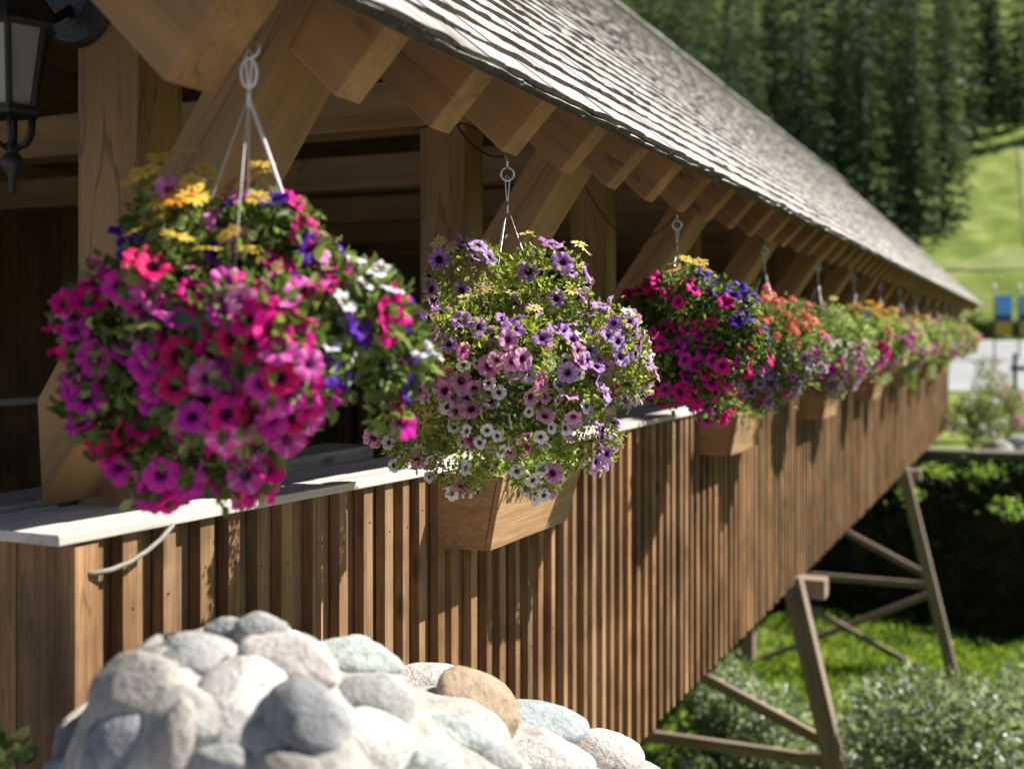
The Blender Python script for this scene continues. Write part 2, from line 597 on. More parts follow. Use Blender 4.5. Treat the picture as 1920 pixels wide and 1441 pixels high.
def siding_mb(t0, t1, mirror=False):
    mb = MB()
    t = t0
    while t < t1 - .05:
        w = .125 + rnd.choice([rnd.uniform(-.03, -.01), rnd.uniform(-.01, .012), rnd.uniform(.005, .03)])
        g = rnd.uniform(.62, 1.2)
        hue = rnd.uniform(-.12, .05)
        col = (g * (1 + hue), g, g * (1 - hue))
        bot = -2.03 + rnd.uniform(-.008, .008)
        f = LS + rnd.uniform(0, .006)
        L0, L1 = (f, f + .022) if not mirror else (2 * LR - f - .022, 2 * LR - f)
        mb.box(t + .001, t + w - .001, L0, L1, bot, -.460 + (lift(t + w) if not mirror else 0), 'h', col)
        g = rnd.uniform(.8, 1.25)
        gy_ = rnd.uniform(-.04, .1)
        col = (g * (1 - gy_), g, g * (1 + gy_))
        bw = rnd.uniform(.038, .052)
        L0, L1 = (LS - .034, LS - .001) if not mirror else (2 * LR - LS + .001, 2 * LR - LS + .03)
        mb.box(t - bw * .5, t + bw * .5, L0, L1, bot - .004 + rnd.uniform(-.006, .006), -.459 + (lift(t + .03) if not mirror else 0), 'h', col)
        if not mirror and t < 12:
            for hn in (-.58, -1.22, -1.9):
                tn, hz = t + rnd.uniform(-.008, .008), hn + rnd.uniform(-.03, .03)
                mb.box(tn - .003, tn + .003, LS - .0355, LS - .033, hz - .003, hz + .003, 'h', (.25, .24, .24))
        t += w
    return mb


siding_mb(T0 + .07, T1).build('siding', M['siding'], bridge, bevel=.003)

siding_mb(T0 + .07, T1, True).build('siding', M['siding'], bridge)
mb = MB()
t = T0
while t < T1:
    g = rnd.uniform(.7, 1.1)
    mb.box(t, t + .198, 2 * LR - LS - .22, 2 * LR - LS - .20, -.43, 1.3, 'h', (g, g, g))
    t += .2
mb.build('light_blocking_boards', M['rough_timber'], bridge)  # added to close the open far side and keep the interior dark
# end return
mb = MB()
L = LS - .03
k = 0
while L < 2.75:
    w = .14 + rnd.uniform(-.02, .02)
    g = rnd.uniform(.8, 1.15)
    mb.box(T0 + rnd.uniform(0, .004), T0 + .03, L + .001, L + w - .001, -2.03, -.436, 'h', (g, g, g))
    L += w
mb.box(T0 - .002, T0 + .066, LS - .045, LS - .031, -2.03, -.436, 'h', (1.15, 1.12, 1.1))
mb.build('end_siding', M['siding'], bridge, bevel=.003)
# rail cap, inner rail
mb = MB()
t = 1.775
while t < T1:
    t2 = 3.40 if t < 2 else min(T1 + .05, t + rnd.uniform(3.4, 4.2))
    g = rnd.uniform(.94, 1.05)
    za, zb = -.434 + lift(t), -.434 + lift(t2)
    mb.beam(P(t, 1.795, za - .024), P(t2 - t - .004, 0, zb - za), P(0, .325, 0), P(0, 0, .024), (g, g, g))
    t = t2
mb.build('rail_cap', M['cap'], bridge, bevel=.004)
mb = MB().box(1.79, 2.1, 2.122, 2.9, -.436, -.405, 'L', (.85, .85, .85))
mb.build('rail_cap', M['cap'], bridge, bevel=.004)
mb = MB()
for a in range(16):
    t = 1.99 + a * BAY
    mb.box(t + (.42 if a else -.10), t + BAY - .01 if a else t + BAY, 2.17, 2.36, -.50, -.395, 't', (.6, .58, .56))
mb.build('inner_rail', M['cap'], bridge, bevel=.004)
mb = MB().box(1.8, T1, 2 * LR - 2.12, 2 * LR - 1.795, -.474, -.432)
mb.build('rail_cap', M['cap'], bridge)
# deck and floor beams
mb = MB()
t = T0
while t < T1:
    mb.box(t, t + .188, 1.9, 2 * LR - 1.9, -1.55, -1.5, 'L', (rnd.uniform(.8, 1.1),) * 3)
    t += .19
mb.build('deck', M['rough_timber'], bridge)
for Lg in (1.95, 2 * LR - 2.2):
    MB().box(T0 + .05, T1, Lg, Lg + .25, -2.0, -1.555).build('girder', M['rough_timber'], bridge)

# posts
post_t = [2.17, 3.90] + [5.45 + BAY * k for k in range(14)]
post_t = [t for t in post_t if t < T1 - .1]
LP = 1.945
base = world_loc(bridge)


def first_copies(mb, name, mat, tlist, bevel, bt):
    o = mb.build(name, mat, bridge, bevel=bevel)
    for t in tlist[1:]:
        copy_under(o, bridge, P(t - bt, 0, 0))
    return o


mb = MB().box(2.17, 2.33, LP, LP + .19, -1.5, .78, 'h')
first_copies(mb, 'post', M['timber'], post_t, .006, 2.17)
mb = MB().box(2.17, 2.33, 2 * LR - LP - .19, 2 * LR - LP, -1.5, .78, 'h')
first_copies(mb, 'post', M['timber'], post_t, .006, 2.17)
mb = MB().box(2.165, 2.335, LP - .03, 2 * LR - LP + .03, .785, .965, 'L')
first_copies(mb, 'tie_beam', M['timber'], post_t, .006, 2.17)
for Lg in (LP + .01, 2 * LR - LP - .18):
    MB().box(1.5, T1, Lg, Lg + .17, .97, 1.13).build('top_plate', M['timber'], bridge)
# raking struts out to the eaves
strut_t = [2.0 + BAY * k for k in range(16)]
strut_t = [t for t in strut_t if t < T1 - .2]
a0, a1 = Vector((2.185, -.43)), Vector((1.33, .70))
d = (a1 - a0)
nn = Vector((d.y, -d.x)).normalized() * -1       # inner/top side
wv = Vector((.128, .096)) * 1.0


def strut(mirror):
    poly = [(2.075, -.395), (2.09, -.15), (1.49, .70), (1.33, .70)]
    vs, gr = [], []
    for tt in (2.0, 2.225):
        for L, h in poly:
            vs.append(P(tt, 2 * LR - L if mirror else L, h))
            w = Vector((L, h))
            gr.append((w.dot(d.normalized()) + 7, w.dot(nn) + 3, tt))
    fs = [(0, 1, 2, 3), (7, 6, 5, 4), (0, 4, 5, 1), (1, 5, 6, 2), (2, 6, 7, 3), (3, 7, 4, 0)]
    if not mirror:
        fs = [f[::-1] for f in fs]
    m_ = MB()
    m_.add(vs, fs, gr)
    return m_


first_copies(strut(False), 'brace', M['timber'], strut_t, .006, 2.0)
first_copies(strut(True), 'brace', M['timber'], strut_t, .006, 2.0)

# rafters, each with its end cut; eye hooks under every fourth
RT0 = 2.83
raf_k = list(range(-2, 60))
first = None
rafters = {}
for k in raf_k:
    t = RT0 + .4083 * k
    if t > T1 + .2:
        break
    if k < 12:
        mb = MB().beam(roofP(t, rnd.uniform(-.004, .004), 0), roofP(0, 3.93, 0) - roofP(0, 0, 0), roofP(0, 0, .188) - roofP(0, 0, 0), P(.098, 0, 0))
        o = mb.build('rafter', M['timber'], bridge, bevel=.005)
    else:
        if first is None:
            first = rafters[8]
        o = copy_under(first, bridge, P((k - 8) * .4083, 0, 0))
    rafters[k] = o
# deeper portal rafter
mb = MB().beam(roofP(1.57, .0, -.075) + P(0, 0, 0), roofP(0, 3.9, 0) - roofP(0, 0, 0), roofP(0, 0, .263) - roofP(0, 0, 0), P(.13, 0, 0))
portal = mb.build('rafter', M['timber'], bridge, bevel=.006)
mb = MB().beam(roofP(1.57, .0, -.075, True), roofP(0, 3.9, 0, True) - roofP(0, 0, 0, True), roofP(0, 0, .263, True) - roofP(0, 0, 0, True), P(.13, 0, 0))
mb.build('rafter', M['timber'], bridge, bevel=.006)

# roof deck (boards), shakes
RS0, RS1 = 1.02, T1 + .35
Lr_s = (LR - 1.30 + .691 * .19) / .723
mb = MB()
s = -.055
while s < Lr_s - .05:
    w = min(.185, Lr_s - s)
    g = rnd.uniform(.7, 1.1)
    mb.beam(roofP(RS0 + .01, s + .002, .19), P(RS1 - RS0 - .02, 0, 0), roofP(0, w - .003, 0) - roofP(0, 0, 0), roofP(0, 0, .022) - roofP(0, 0, 0), (g, g, g))
    s += w
roof = mb.build('roof', M['rough_timber'], bridge)
mb = MB()
s = -.055
while s < Lr_s - .05:
    w = min(.185, Lr_s - s)
    mb.beam(roofP(RS0 + .01, s + .002, .19, True), P(RS1 - RS0 - .02, 0, 0), roofP(0, w - .003, 0, True) - roofP(0, 0, 0, True), roofP(0, 0, .022, True) - roofP(0, 0, 0, True))
    s += w
mb.build('roof', M['rough_timber'], bridge)
mb = MB()
EXPO = .118


def shake_course(mb, s0, lo, hi_len, mirror=False, wmin=.085, wmax=.19, n0=.222, seg=6, dark=.26):
    t = RS0 + rnd.uniform(-.05, 0)
    p1, p2, p3 = rnd.uniform(0, 6.3), rnd.uniform(0, 6.3), rnd.uniform(0, 6.3)
    f1, f2 = rnd.uniform(9, 15), rnd.uniform(24, 40)
    while t < RS1:
        w = rnd.uniform(wmin, wmax)
        gap = rnd.uniform(.0025, .0065)
        ta, tb = t, min(t + w - gap, RS1 + .01)
        ds = rnd.uniform(-.005, .005)
        th = rnd.uniform(.0135, .018)
        cup = rnd.uniform(-.002, .0035)
        g = rnd.choice([rnd.uniform(.78, 1.0), rnd.uniform(.95, 1.2)])
        warm = rnd.uniform(-.02, .05)
        col = (g * (1 + warm), g, g * (1 - warm * 1.4))
        sg = seg if t < 9 else 2
        vs, gr, cl, fs = [], [], [], []
        off = rnd.random() * 60
        off2 = rnd.random() * 60
        for i in range(sg + 1):
            u = i / sg
            tt = ta + (tb - ta) * u
            c = cup * (1 - (2 * u - 1) ** 2) + .0013 * math.sin(tt * f1 + p1) + .0009 * math.sin(tt * f2 + p2)
            rag = rnd.uniform(-.0015, .0015) + .002 * math.sin(tt * f1 * .8 + p3)
            vs += [roofP(tt, s0 + ds + rag, n0 + th + c, mirror), roofP(tt, s0 + ds + hi_len, n0 - .010, mirror),
                   roofP(tt, s0 + ds + rag, n0 + .004, mirror), roofP(tt, s0 + ds + rag, n0 + th + c, mirror)]
            gr += [(off, off2 + tt - ta, 0), (off + hi_len, off2 + tt - ta, 0), (off2, off + tt - ta, .3), (off2 + .02, off + tt - ta, .3)]
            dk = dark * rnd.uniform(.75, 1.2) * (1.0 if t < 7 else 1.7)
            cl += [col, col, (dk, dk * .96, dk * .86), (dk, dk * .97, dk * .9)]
        for i in range(sg):
            a = i * 4
            b = a + 4
            if not mirror:
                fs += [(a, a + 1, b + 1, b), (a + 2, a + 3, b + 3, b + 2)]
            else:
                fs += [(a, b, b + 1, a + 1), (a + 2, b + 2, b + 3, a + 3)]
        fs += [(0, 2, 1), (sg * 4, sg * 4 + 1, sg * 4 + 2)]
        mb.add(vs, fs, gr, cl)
        t += w


s = -.085
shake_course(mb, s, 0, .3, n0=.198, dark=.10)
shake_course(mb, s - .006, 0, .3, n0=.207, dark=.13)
while s < Lr_s - .05:
    shake_course(mb, s, 0, min(.3, Lr_s - s + .02))
    s += EXPO
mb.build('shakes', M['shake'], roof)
mb = MB()
s = -.085
while s < Lr_s - .05:
    shake_course(mb, s, 0, min(.4, Lr_s - s + .02), True, .3, .5, seg=2)
    s += EXPO * 2
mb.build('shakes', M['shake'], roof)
mb = MB()
t = RS0
while t < RS1:
    tt = min(t + rnd.uniform(.3, .5), RS1)
    for mir in (False, True):
        g = rnd.uniform(.6, 1.1)
        n_ = rnd.uniform(.262, .272)
        mb.beam(roofP(t, Lr_s - .12, n_, mir), P(tt - t - .004, 0, 0), roofP(0, .17, 0, mir) - roofP(0, 0, 0, mir), roofP(0, 0, .016, mir) - roofP(0, 0, 0, mir), (g, g, g * .96))
    t = tt
mb.build('ridge_cap', M['shake'], bridge)

# dark gable boards over the far portal
mb = MB()
for i in range(28):
    L0 = LP + .2 + i * .145
    top = min(L0, 2 * LR - L0 - .145) * .955 - .52
    if top > 1.15:
        mb.box(T1 - .06, T1 - .03, L0, L0 + .142, 1.14, top, 'h')
mb.build('gable', M['rough_timber'], bridge)


# eye hooks
def ring_pts(c, r, ax1, ax2, n=18, a0=0.0, a1=2 * math.pi):
    return [c + ax1 * (r * math.cos(a0 + (a1 - a0) * i / n)) + ax2 * (r * math.sin(a0 + (a1 - a0) * i / n)) for i in range(n + (0 if abs(a1 - a0 - 2 * math.pi) < 1e-6 else 1))]


hook_pos = [P(1.735, 1.30, .515)]
for k in range(15):
    t = RT0 + .4083 * 4 * k + .065
    hook_pos.append(P(t, 1.315, .478 - .045))
ax1 = Vector((math.cos(R(CAM_YAW)), math.sin(R(CAM_YAW)), 0))
for i, hp in enumerate(hook_pos):
    raf = portal if i == 0 else rafters[4 * (i - 1)]
    up = Vector((0, 0, 1))
    mb = MB()
    mb.tube([hp + up * .065 + P(0, .015, 0), hp + up * .035, hp + up * .018], .0033, 8)
    mb.tube(ring_pts(hp, .0175, ax1, up, 20, R(88), R(88 - 345)), .0034, 8)
    mb.build('eye_hook', M['wire'], raf, smooth=True, origin=world_loc(raf))

# conduit along the rafter tails and a loose cable end on the siding
def sagging(a, b, sag, n=24):
    a, b = P(*a), P(*b)
    return [a.lerp(b, i / n) - Vector((0, 0, sag * 4 * (i / n) * (1 - i / n))) for i in range(n + 1)]


mb = MB().tube(sagging((3.50, 1.80, .74), (2.93, 1.335, .487), .045), .0032, 6)
tag(mb.build('power_cable', M['darkcable'], smooth=True), 'thin dark cable looped from the second post to the hook of the second basket', 'cable')
mb = MB().tube(sagging((4.72, 1.78, .64), (4.60, 1.335, .487), .16), .0032, 6)
tag(mb.build('power_cable', M['darkcable'], smooth=True), 'thin dark cable sagging to the hook of the third basket', 'cable')
pts = [P(1.86, 1.815, -.498), P(1.875, 1.80, -.499), P(1.91, 1.785, -.497), P(1.96, 1.78, -.489), P(2.01, 1.777, -.473), P(2.05, 1.775, -.455), P(2.09, 1.773, -.428)]
mb = MB().tube(pts, [.006] * 6 + [.005], 8)
tag(mb.build('loose_cable', M['cable'], smooth=True), 'short grey bent cable end poking off the siding below the rail', 'cable')


# ------------------------------------------------------------------ trestles under the bridge
def bar(a, b, w, dd, mb=None):
    """rectangular bar from a to b (t,L,h), w across in the (L,h) plane, dd along t"""
    a, b = P(*a), P(*b)
    ax = b - a
    tv = Vector((0, 1, 0))
    sv = ax.cross(tv).normalized()
    m_ = mb or MB()
    return m_.beam(a - sv * w / 2 - tv * dd / 2, ax, sv * w, tv * dd)


def trestle(t, hb, hstrut, label):
    th = thing('bridge_trestle', P(t, 4.17, hb), label, 'trestle', 'timber trestles carrying the bridge')
    out_f = lambda h: 1.86 - (-2.0 - h) * .235
    Lb = out_f(hb)
    for m_ in (False, True):
        f = (lambda L: 2 * LR - L) if m_ else (lambda L: L)
        bar((t, f(1.86), -2.0), (t, f(Lb), hb), .155, .16).build('leg', M['leg'], th, bevel=.006)
    MB().box(t + .16, t + .36, 1.62, 2 * LR - 1.62, -2.20, -2.04, 'L').build('cap_beam', M['leg'], th, bevel=.006)
    bar((t, 4.17, -2.3), (t, 4.17, hb), .19, .20).build('leg', M['leg'], th, bevel=.006)
    hs = hstrut
    bar((t + .13, out_f(hs) + .05, hs), (t + .13, 2 * LR - out_f(hs) - .05, hs), .10, .06).build('strut', M['leg'], th, bevel=.004)
    for m_ in (False, True):
        f = (lambda L: 2 * LR - L) if m_ else (lambda L: L)
        bar((t + .13, f(out_f(hs) + .02), hs + .12), (t + .13, f(4.17), -2.32), .09, .06).build('brace', M['leg'], th, bevel=.004)
        bar((t + .13, f(out_f(hs) + .02), hs - .12), (t + .13, f(4.17), hb + .1), .09, .06).build('brace', M['leg'], th, bevel=.004)
        bar((t - .13, f(out_f(hb + .1) + .02), hb + .15), (t - .13, f(4.17), hs), .09, .06).build('brace', M['leg'], th, bevel=.004)
    return th


trestle(9.75, -5.15, -3.52, 'nearer timber trestle with battered legs and cross braces below the siding')
trestle(18.35, -5.3, -3.74, 'farther timber trestle with strut and crossing braces near the far bank')


# ------------------------------------------------------------------ stone wing wall
def wall_top(t):
    pts = [(1.33, -.64), (1.40, -.54), (1.54, -.51), (1.70, -.525), (1.88, -.59), (2.34, -.80), (3.07, -1.10), (3.5, -1.33), (3.85, -1.62), (4.15, -1.95), (4.8, -2.3)]
    for (a, b), (c, d_) in zip(pts, pts[1:]):
        if t <= c:
            return b + (d_ - b) * (t - a) / (c - a)
    return pts[-1][1]


def wall_section(t, u):
    """u 0..1 from the inner foot over the top to the outer foot"""
    top = wall_top(t)
    end = min(1.0, max(0.0, (t - 1.33) / .12))
    e2 = min(1.0, max(0.0, (t - 1.33) / .55))
    e2 = e2 * e2 * (3 - 2 * e2)
    w = (.31 + .05 * e2) * math.sqrt(max(.02, 1 - (1 - end) ** 2))
    mid = 1.21 + .17 * e2
    a = math.pi * u
    ca, sa = math.cos(a), math.sin(a)
    L = mid + w * (abs(ca) ** .8) * (1 if ca > 0 else -1.35)
    if sa < .001:
        sa = 0.0
    h = -2.6 + (top + 2.6) * (sa ** .28)
    if ca < 0:
        L = L - .25 * (1 - sa)
    return P(t, L, h)


NT, NU = 110, 64
V, F = [], []
for i in range(NT):
    t = 1.33 + (4.75 - 1.33) * (i / (NT - 1))
    for j in range(NU):
        u = j / (NU - 1)
        p = wall_section(t, u)
        nz = .016 * math.sin(t * 17 + u * 31) + .012 * math.sin(t * 41 - u * 23 + 1) + rnd.uniform(-.003, .003)
        V.append(p + Vector((0, 0, 1)) * nz + Vector((nz, 0, 0)))
for i in range(NT - 1):
    for j in range(NU - 1):
        F.append((i * NU + j, (i + 1) * NU + j, (i + 1) * NU + j + 1, i * NU + j + 1))
cap0 = len(V)
for i, s_ in ((0, 1), (NT - 1, -1)):
    ring = [i * NU + j for j in range(NU)]
    c = sum((Vector(V[r]) for r in ring), Vector()) / NU
    V.append(c)
    ci = len(V) - 1
    for j in range(NU - 1):
        F.append((ci, ring[j], ring[j + 1]) if s_ > 0 else (ci, ring[j + 1], ring[j]))
bvh = BVHTree.FromPolygons([tuple(v) for v in V], F)
wall = thing('stone_wall', P(2.9, 1.4, -2.5), 'rounded river-stone wing wall set in pale mortar beside the siding', 'wall')
mb = MB()
mb.add(V, F)
mortar = mb.build('mortar', M['mortar'], wall, smooth=True)

CY, SY = math.cos(R(CAM_YAW)), math.sin(R(CAM_YAW))


def pix_ray(x, y):
    fwd = Vector((-SY, CY, 0))
    rt = Vector((CY, SY, 0))
    return (fwd + rt * ((x - 960) / 2200) + Vector((0, 0, 1)) * ((626 - y) / 2200)).normalized()


def stone_mesh(seed, boxy):
    r_ = random.Random(seed)
    ph = [r_.uniform(0, 6.28) for _ in range(12)]
    dirs = [Vector((r_.gauss(0, 1), r_.gauss(0, 1), r_.gauss(0, 1))).normalized() for _ in range(7)]
    cut = [r_.uniform(.66, .9) for _ in range(7)]
    v, f = [], []
    nu, nw = 40, 22
    for i in range(nw + 1):
        a = math.pi * i / nw
        for j in range(nu):
            b = 2 * math.pi * j / nu
            d_ = Vector((math.sin(a) * math.cos(b), math.sin(a) * math.sin(b), math.cos(a)))
            rr = 1 + .09 * math.sin(3 * d_.x + ph[0]) * math.cos(2.5 * d_.y + ph[1]) + .06 * math.sin(4 * d_.z + 3 * d_.y + ph[2])
            rr += .022 * math.sin(7 * d_.x + 5 * d_.z + ph[7]) * math.sin(6 * d_.y - 4 * d_.z + ph[8])
            rr += .018 * math.sin(9 * d_.x + ph[3]) * math.sin(8 * d_.y + ph[4]) + .01 * math.sin(17 * d_.y + ph[5]) * math.sin(15 * d_.z + ph[6] + 7 * d_.x)
            for q, c_ in zip(dirs, cut):
                e = d_.dot(q) * rr
                lim = c_ + (1 - boxy) * .25
                if e > lim:
                    rr -= (e - lim) * .8 / max(.3, d_.dot(q))
            v.append(d_ * rr)
    for i in range(nw):
        for j in range(nu):
            j2 = (j + 1) % nu
            f.append((i * nu + j, (i + 1) * nu + j, (i + 1) * nu + j2, i * nu + j2))
    return v, f


def put_stone(hit, nrm, wid, hei, ang, kind, seed, boxy, view=None, depth=None, sink=.25):
    n_ = nrm.normalized()
    if view is not None:                       # long axis as seen in the picture plane
        rt = Vector((CY, SY, 0)) * math.cos(ang) - Vector((0, 0, 1)) * math.sin(ang)
        ax = (rt - n_ * rt.dot(n_)).normalized()
    else:
        ax = n_.orthogonal().normalized()
        ax = (Matrix.Rotation(ang, 3, n_) @ ax)
    ay = n_.cross(ax)
    de = depth or min(wid, hei) * .8
    v, f = stone_mesh(seed, boxy)
    c = hit - n_ * de * sink
    vs = [c + ax * (p.x * wid / 2) + ay * (p.y * hei / 2) + n_ * (p.z * de / 2) for p in v]
    m_ = MB()
    m_.add(vs, f)
    return m_.build('stone', STONE[kind], wall, smooth=True)


stones = [
    (449, 1317, 178, 165, 20, 'white', .95), (540, 1242, 182, 84, 26, 'pink', .3), (657, 1232, 166, 76, 14, 'green', .3),
    (706, 1312, 140, 76, 6, 'grey', .3), (795, 1280, 136, 66, 6, 'white', .3), (898, 1318, 168, 90, 14, 'tan', .9),
    (999, 1358, 172, 86, 6, 'blue', .3), (846, 1379, 142, 62, 8, 'green', .3), (577, 1345, 122, 130, -62, 'dark', .5),
    (690, 1404, 160, 118, -8, 'white', .3), (1140, 1416, 130, 76, 8, 'pink', .5), (1020, 1425, 170, 70, 4, 'white', .3),
    (818, 1440, 120, 60, 0, 'green', .3), (487, 1180, 96, 62, 5, 'grey', .7), (552, 1186, 96, 60, 36, 'green', .5),
    (425, 1176, 74, 36, 0, 'grey', .3), (325, 1182, 140, 56, -8, 'grey', .3), (378, 1226, 140, 80, -6, 'grey', .6),
    (190, 1232, 140, 84, -42, 'dark', .4), (247, 1290, 178, 130, 10, 'brown', .8), (215, 1408, 150, 110, 0, 'dark', .4),
    (326, 1388, 68, 130, 8, 'brown', .5), (112, 1370, 120, 150, -60, 'brown', .4), (424, 1432, 130, 70, 4, 'grey', .4),
    (545, 1440, 110, 70, 10, 'brown', .4), (932, 1428, 90, 46, 0, 'grey', .4), (1085, 1452, 90, 50, 0, 'grey', .4),
]
n_st = 0
used = []
for i, (x, y, w, h_, a, kd, bx) in enumerate(stones):
    dr = pix_ray(x, y)
    hit, nrm, fi, dist = bvh.ray_cast(Vector((0, 0, 0)), dr)
    if hit is None:
        hit, nrm, fi, dist = bvh.find_nearest(dr * (2.35 + .0011 * x))
        dist = hit.length
    if nrm.dot(dr) > 0:
        nrm = -nrm
    zz = hit.dot(Vector((-SY, CY, 0)))
    sc = zz / 2200
    fore = max(.5, abs(nrm.dot(dr)))
    nn_ = (nrm * .75 - dr * .45).normalized()
    put_stone(hit, nn_, w * sc * 1.13, h_ * sc * 1.1 / max(.78, fore), R(a), kd, 100 + i, bx, view=True, depth=min(w, h_) * sc * .85, sink=.09)
    used.append(hit)
# the sides the photograph does not show
r2 = random.Random(5)
tries = 0
while len(used) < 66 and tries < 3000:
    tries += 1
    t = r2.uniform(1.36, 3.6)
    u = r2.uniform(.05, .97)
    p = wall_section(t, u)
    if any((p - q).length < .19 for q in used):
        continue
    q = bvh.find_nearest(p)
    nrm = q[1]
    if nrm.dot(p - P(t, 1.35, -1.6)) < 0:
        nrm = -nrm
    put_stone(q[0], nrm, r2.uniform(.15, .22), r2.uniform(.11, .15), r2.uniform(0, 3), r2.choice(['white', 'grey', 'green', 'dark', 'brown', 'pink']), 300 + len(used), r2.uniform(.2, .8), depth=.11, sink=.15)
    used.append(q[0])

# ------------------------------------------------------------------ foliage helpers
rs = np.random.RandomState(3)


def unit(a):
    return a / np.maximum(np.linalg.norm(a, axis=-1, keepdims=True), 1e-9)


def leaf_arrays(pos, axis, size, cols, width=.5, curl=.25, rsx=rs):
    """two-quad folded leaves: pos (n,3) base, axis (n,3) direction, size (n,), cols (n,3)"""
    n = len(pos)
    axis = unit(axis)
    side = unit(np.cross(axis, rsx.normal(size=(n, 3))))
    nrm = np.cross(side, axis)
    s = size[:, None]
    w = s * width * .5
    tip = pos + axis * s - nrm * s * curl
    V = np.stack([pos,
                  pos + axis * s * .3 + side * w + nrm * s * .10,
                  pos + axis * s * .72 + side * w * .8 + nrm * s * .02,
                  tip,
                  pos + axis * s * .72 - side * w * .8 + nrm * s * .02,
                  pos + axis * s * .3 - side * w + nrm * s * .10], 1)
    F = np.array([[0, 1, 2, 3], [0, 3, 4, 5]])[None] + (np.arange(n) * 6)[:, None, None]
    Cc = np.repeat(cols[:, None, :], 6, 1)
    return V.reshape(-1, 3), F.reshape(-1, 4), Cc.reshape(-1, 3)


def cat_arrays(parts):
    V, F, Cc, o = [], [], [], 0
    for v, f, c in parts:
        V.append(v)
        F.append(f + o)
        Cc.append(c)
        o += len(v)
    return np.concatenate(V), np.concatenate(F), np.concatenate(Cc)


def pick_cols(n, palette, jit=.2, rsx=rs):
    p = np.array(palette)
    c = p[rsx.randint(0, len(p), n)]
    return np.clip(c * (1 + rsx.uniform(-jit, jit, (n, 1))), 0, 1)


# ---- flowers, built once per kind with radius 1 and facing +Z
def petunia_mesh(name, edge, mid, throat, vein=0.0, star=0.0, seed=0, closed=0.0):
    r_ = random.Random(seed)
    seg = 40
    rings = [(.07, -.62), (.16, -.30), (.26, -.10), (.45, .02), (.68, .06), (.88, .04), (1.0, .0)]
    V, cols, F = [], [], []
    ph = r_.uniform(0, 6)
    amp = r_.uniform(.05, .12)
    for ri, (rr, z) in enumerate(rings):
        for k in range(seg):
            a = 2 * math.pi * k / seg
            lobe = abs(math.cos(2.5 * a))
            q = rr * (1 - (.15 * (1 - lobe) ** 2 + .03 * math.sin(9 * a + ph)) * (rr ** 1.5))
            zz = z + (amp * math.sin(5 * a + ph) + .06 * math.sin(8 * a + 2 * ph)) * rr ** 2 + closed * rr * .4 - .13 * (1 - lobe) * rr
            V.append((q * math.cos(a), q * math.sin(a), zz))
            u = min(1, max(0, (rr - .22) / .55))
            c = [mid[i] * (1 - u) + edge[i] * u for i in range(3)]
            if rr < .3:
                c = list(throat)
            vv = 1 if (k % 4 == 0) else 0
            if vein and vv and .3 < rr < .95:
                c = [c[i] * (1 - vein) + throat[i] * vein for i in range(3)]
            if star and lobe > .93 and rr > .3:
                c = [c[i] * (1 - star) + star * .9 for i in range(3)]
            cols.append(c)
    for i in range(len(rings) - 1):
        for k in range(seg):
            k2 = (k + 1) % seg
            F.append((i * seg + k, i * seg + k2, (i + 1) * seg + k2, (i + 1) * seg + k))
    b = len(V)
    gc = (.12, .2, .05)
    for (rr, z) in ((.10, -.55), (.09, -1.0), (.035, -1.1), (.03, -2.0)):
        for k in range(6):
            a = k * math.pi / 3
            V.append((rr * math.cos(a), rr * math.sin(a), z))
            cols.append(edge if z > -1 else gc)
    for i in range(3):
        for k in range(6):
            k2 = (k + 1) % 6
            F.append((b + i * 6 + k, b + i * 6 + k2, b + (i + 1) * 6 + k2, b + (i + 1) * 6 + k))
    return np.array(V), np.array(F), np.array(cols)


def daisy_mesh(col, cen, npet=13, seed=0):
    r_ = random.Random(seed)
    V, F, cols = [], [], []
    for k in range(npet):
        a = 2 * math.pi * k / npet + r_.uniform(-.08, .08)
        ln = r_.uniform(.88, 1.05)
        dz = r_.uniform(-.12, .12)
        ca, sa = math.cos(a), math.sin(a)
        for (r1, w, z) in ((.18, .06, .0), (.6, .14, .06 + dz * .5), (.9, .11, .03 + dz), (ln, .02, -.02 + dz)):
            for sgn in (-1, 1):
                V.append((r1 * ca - sgn * w * sa, r1 * sa + sgn * w * ca, z))
                cols.append([c * (1 if r1 > .3 else .75) for c in col])
        b = k * 8
        for i in range(3):
            F.append((b + 2 * i, b + 2 * i + 2, b + 2 * i + 3, b + 2 * i + 1))
    b = len(V)
    for (rr, z) in ((.24, .0), (.22, .08), (.12, .13), (.02, .14)):
        for k in range(10):
            a = 2 * math.pi * k / 10
            V.append((rr * math.cos(a), rr * math.sin(a), z))
            cols.append(cen)
    for i in range(3):
        for k in range(10):
            k2 = (k + 1) % 10
            F.append((b + i * 10 + k, b + i * 10 + k2, b + (i + 1) * 10 + k2, b + (i + 1) * 10 + k))
    b = len(V)
    for (rr, z) in ((.03, -.02), (.03, -2.4)):
        for k in range(4):
            a = k * math.pi / 2
            V.append((rr * math.cos(a), rr * math.sin(a), z))
            cols.append((.14, .22, .05))
    for k in range(4):
        F.append((b + k, b + (k + 1) % 4, b + 4 + (k + 1) % 4, b + 4 + k))
    return np.array(V), np.array(F), np.array(cols)


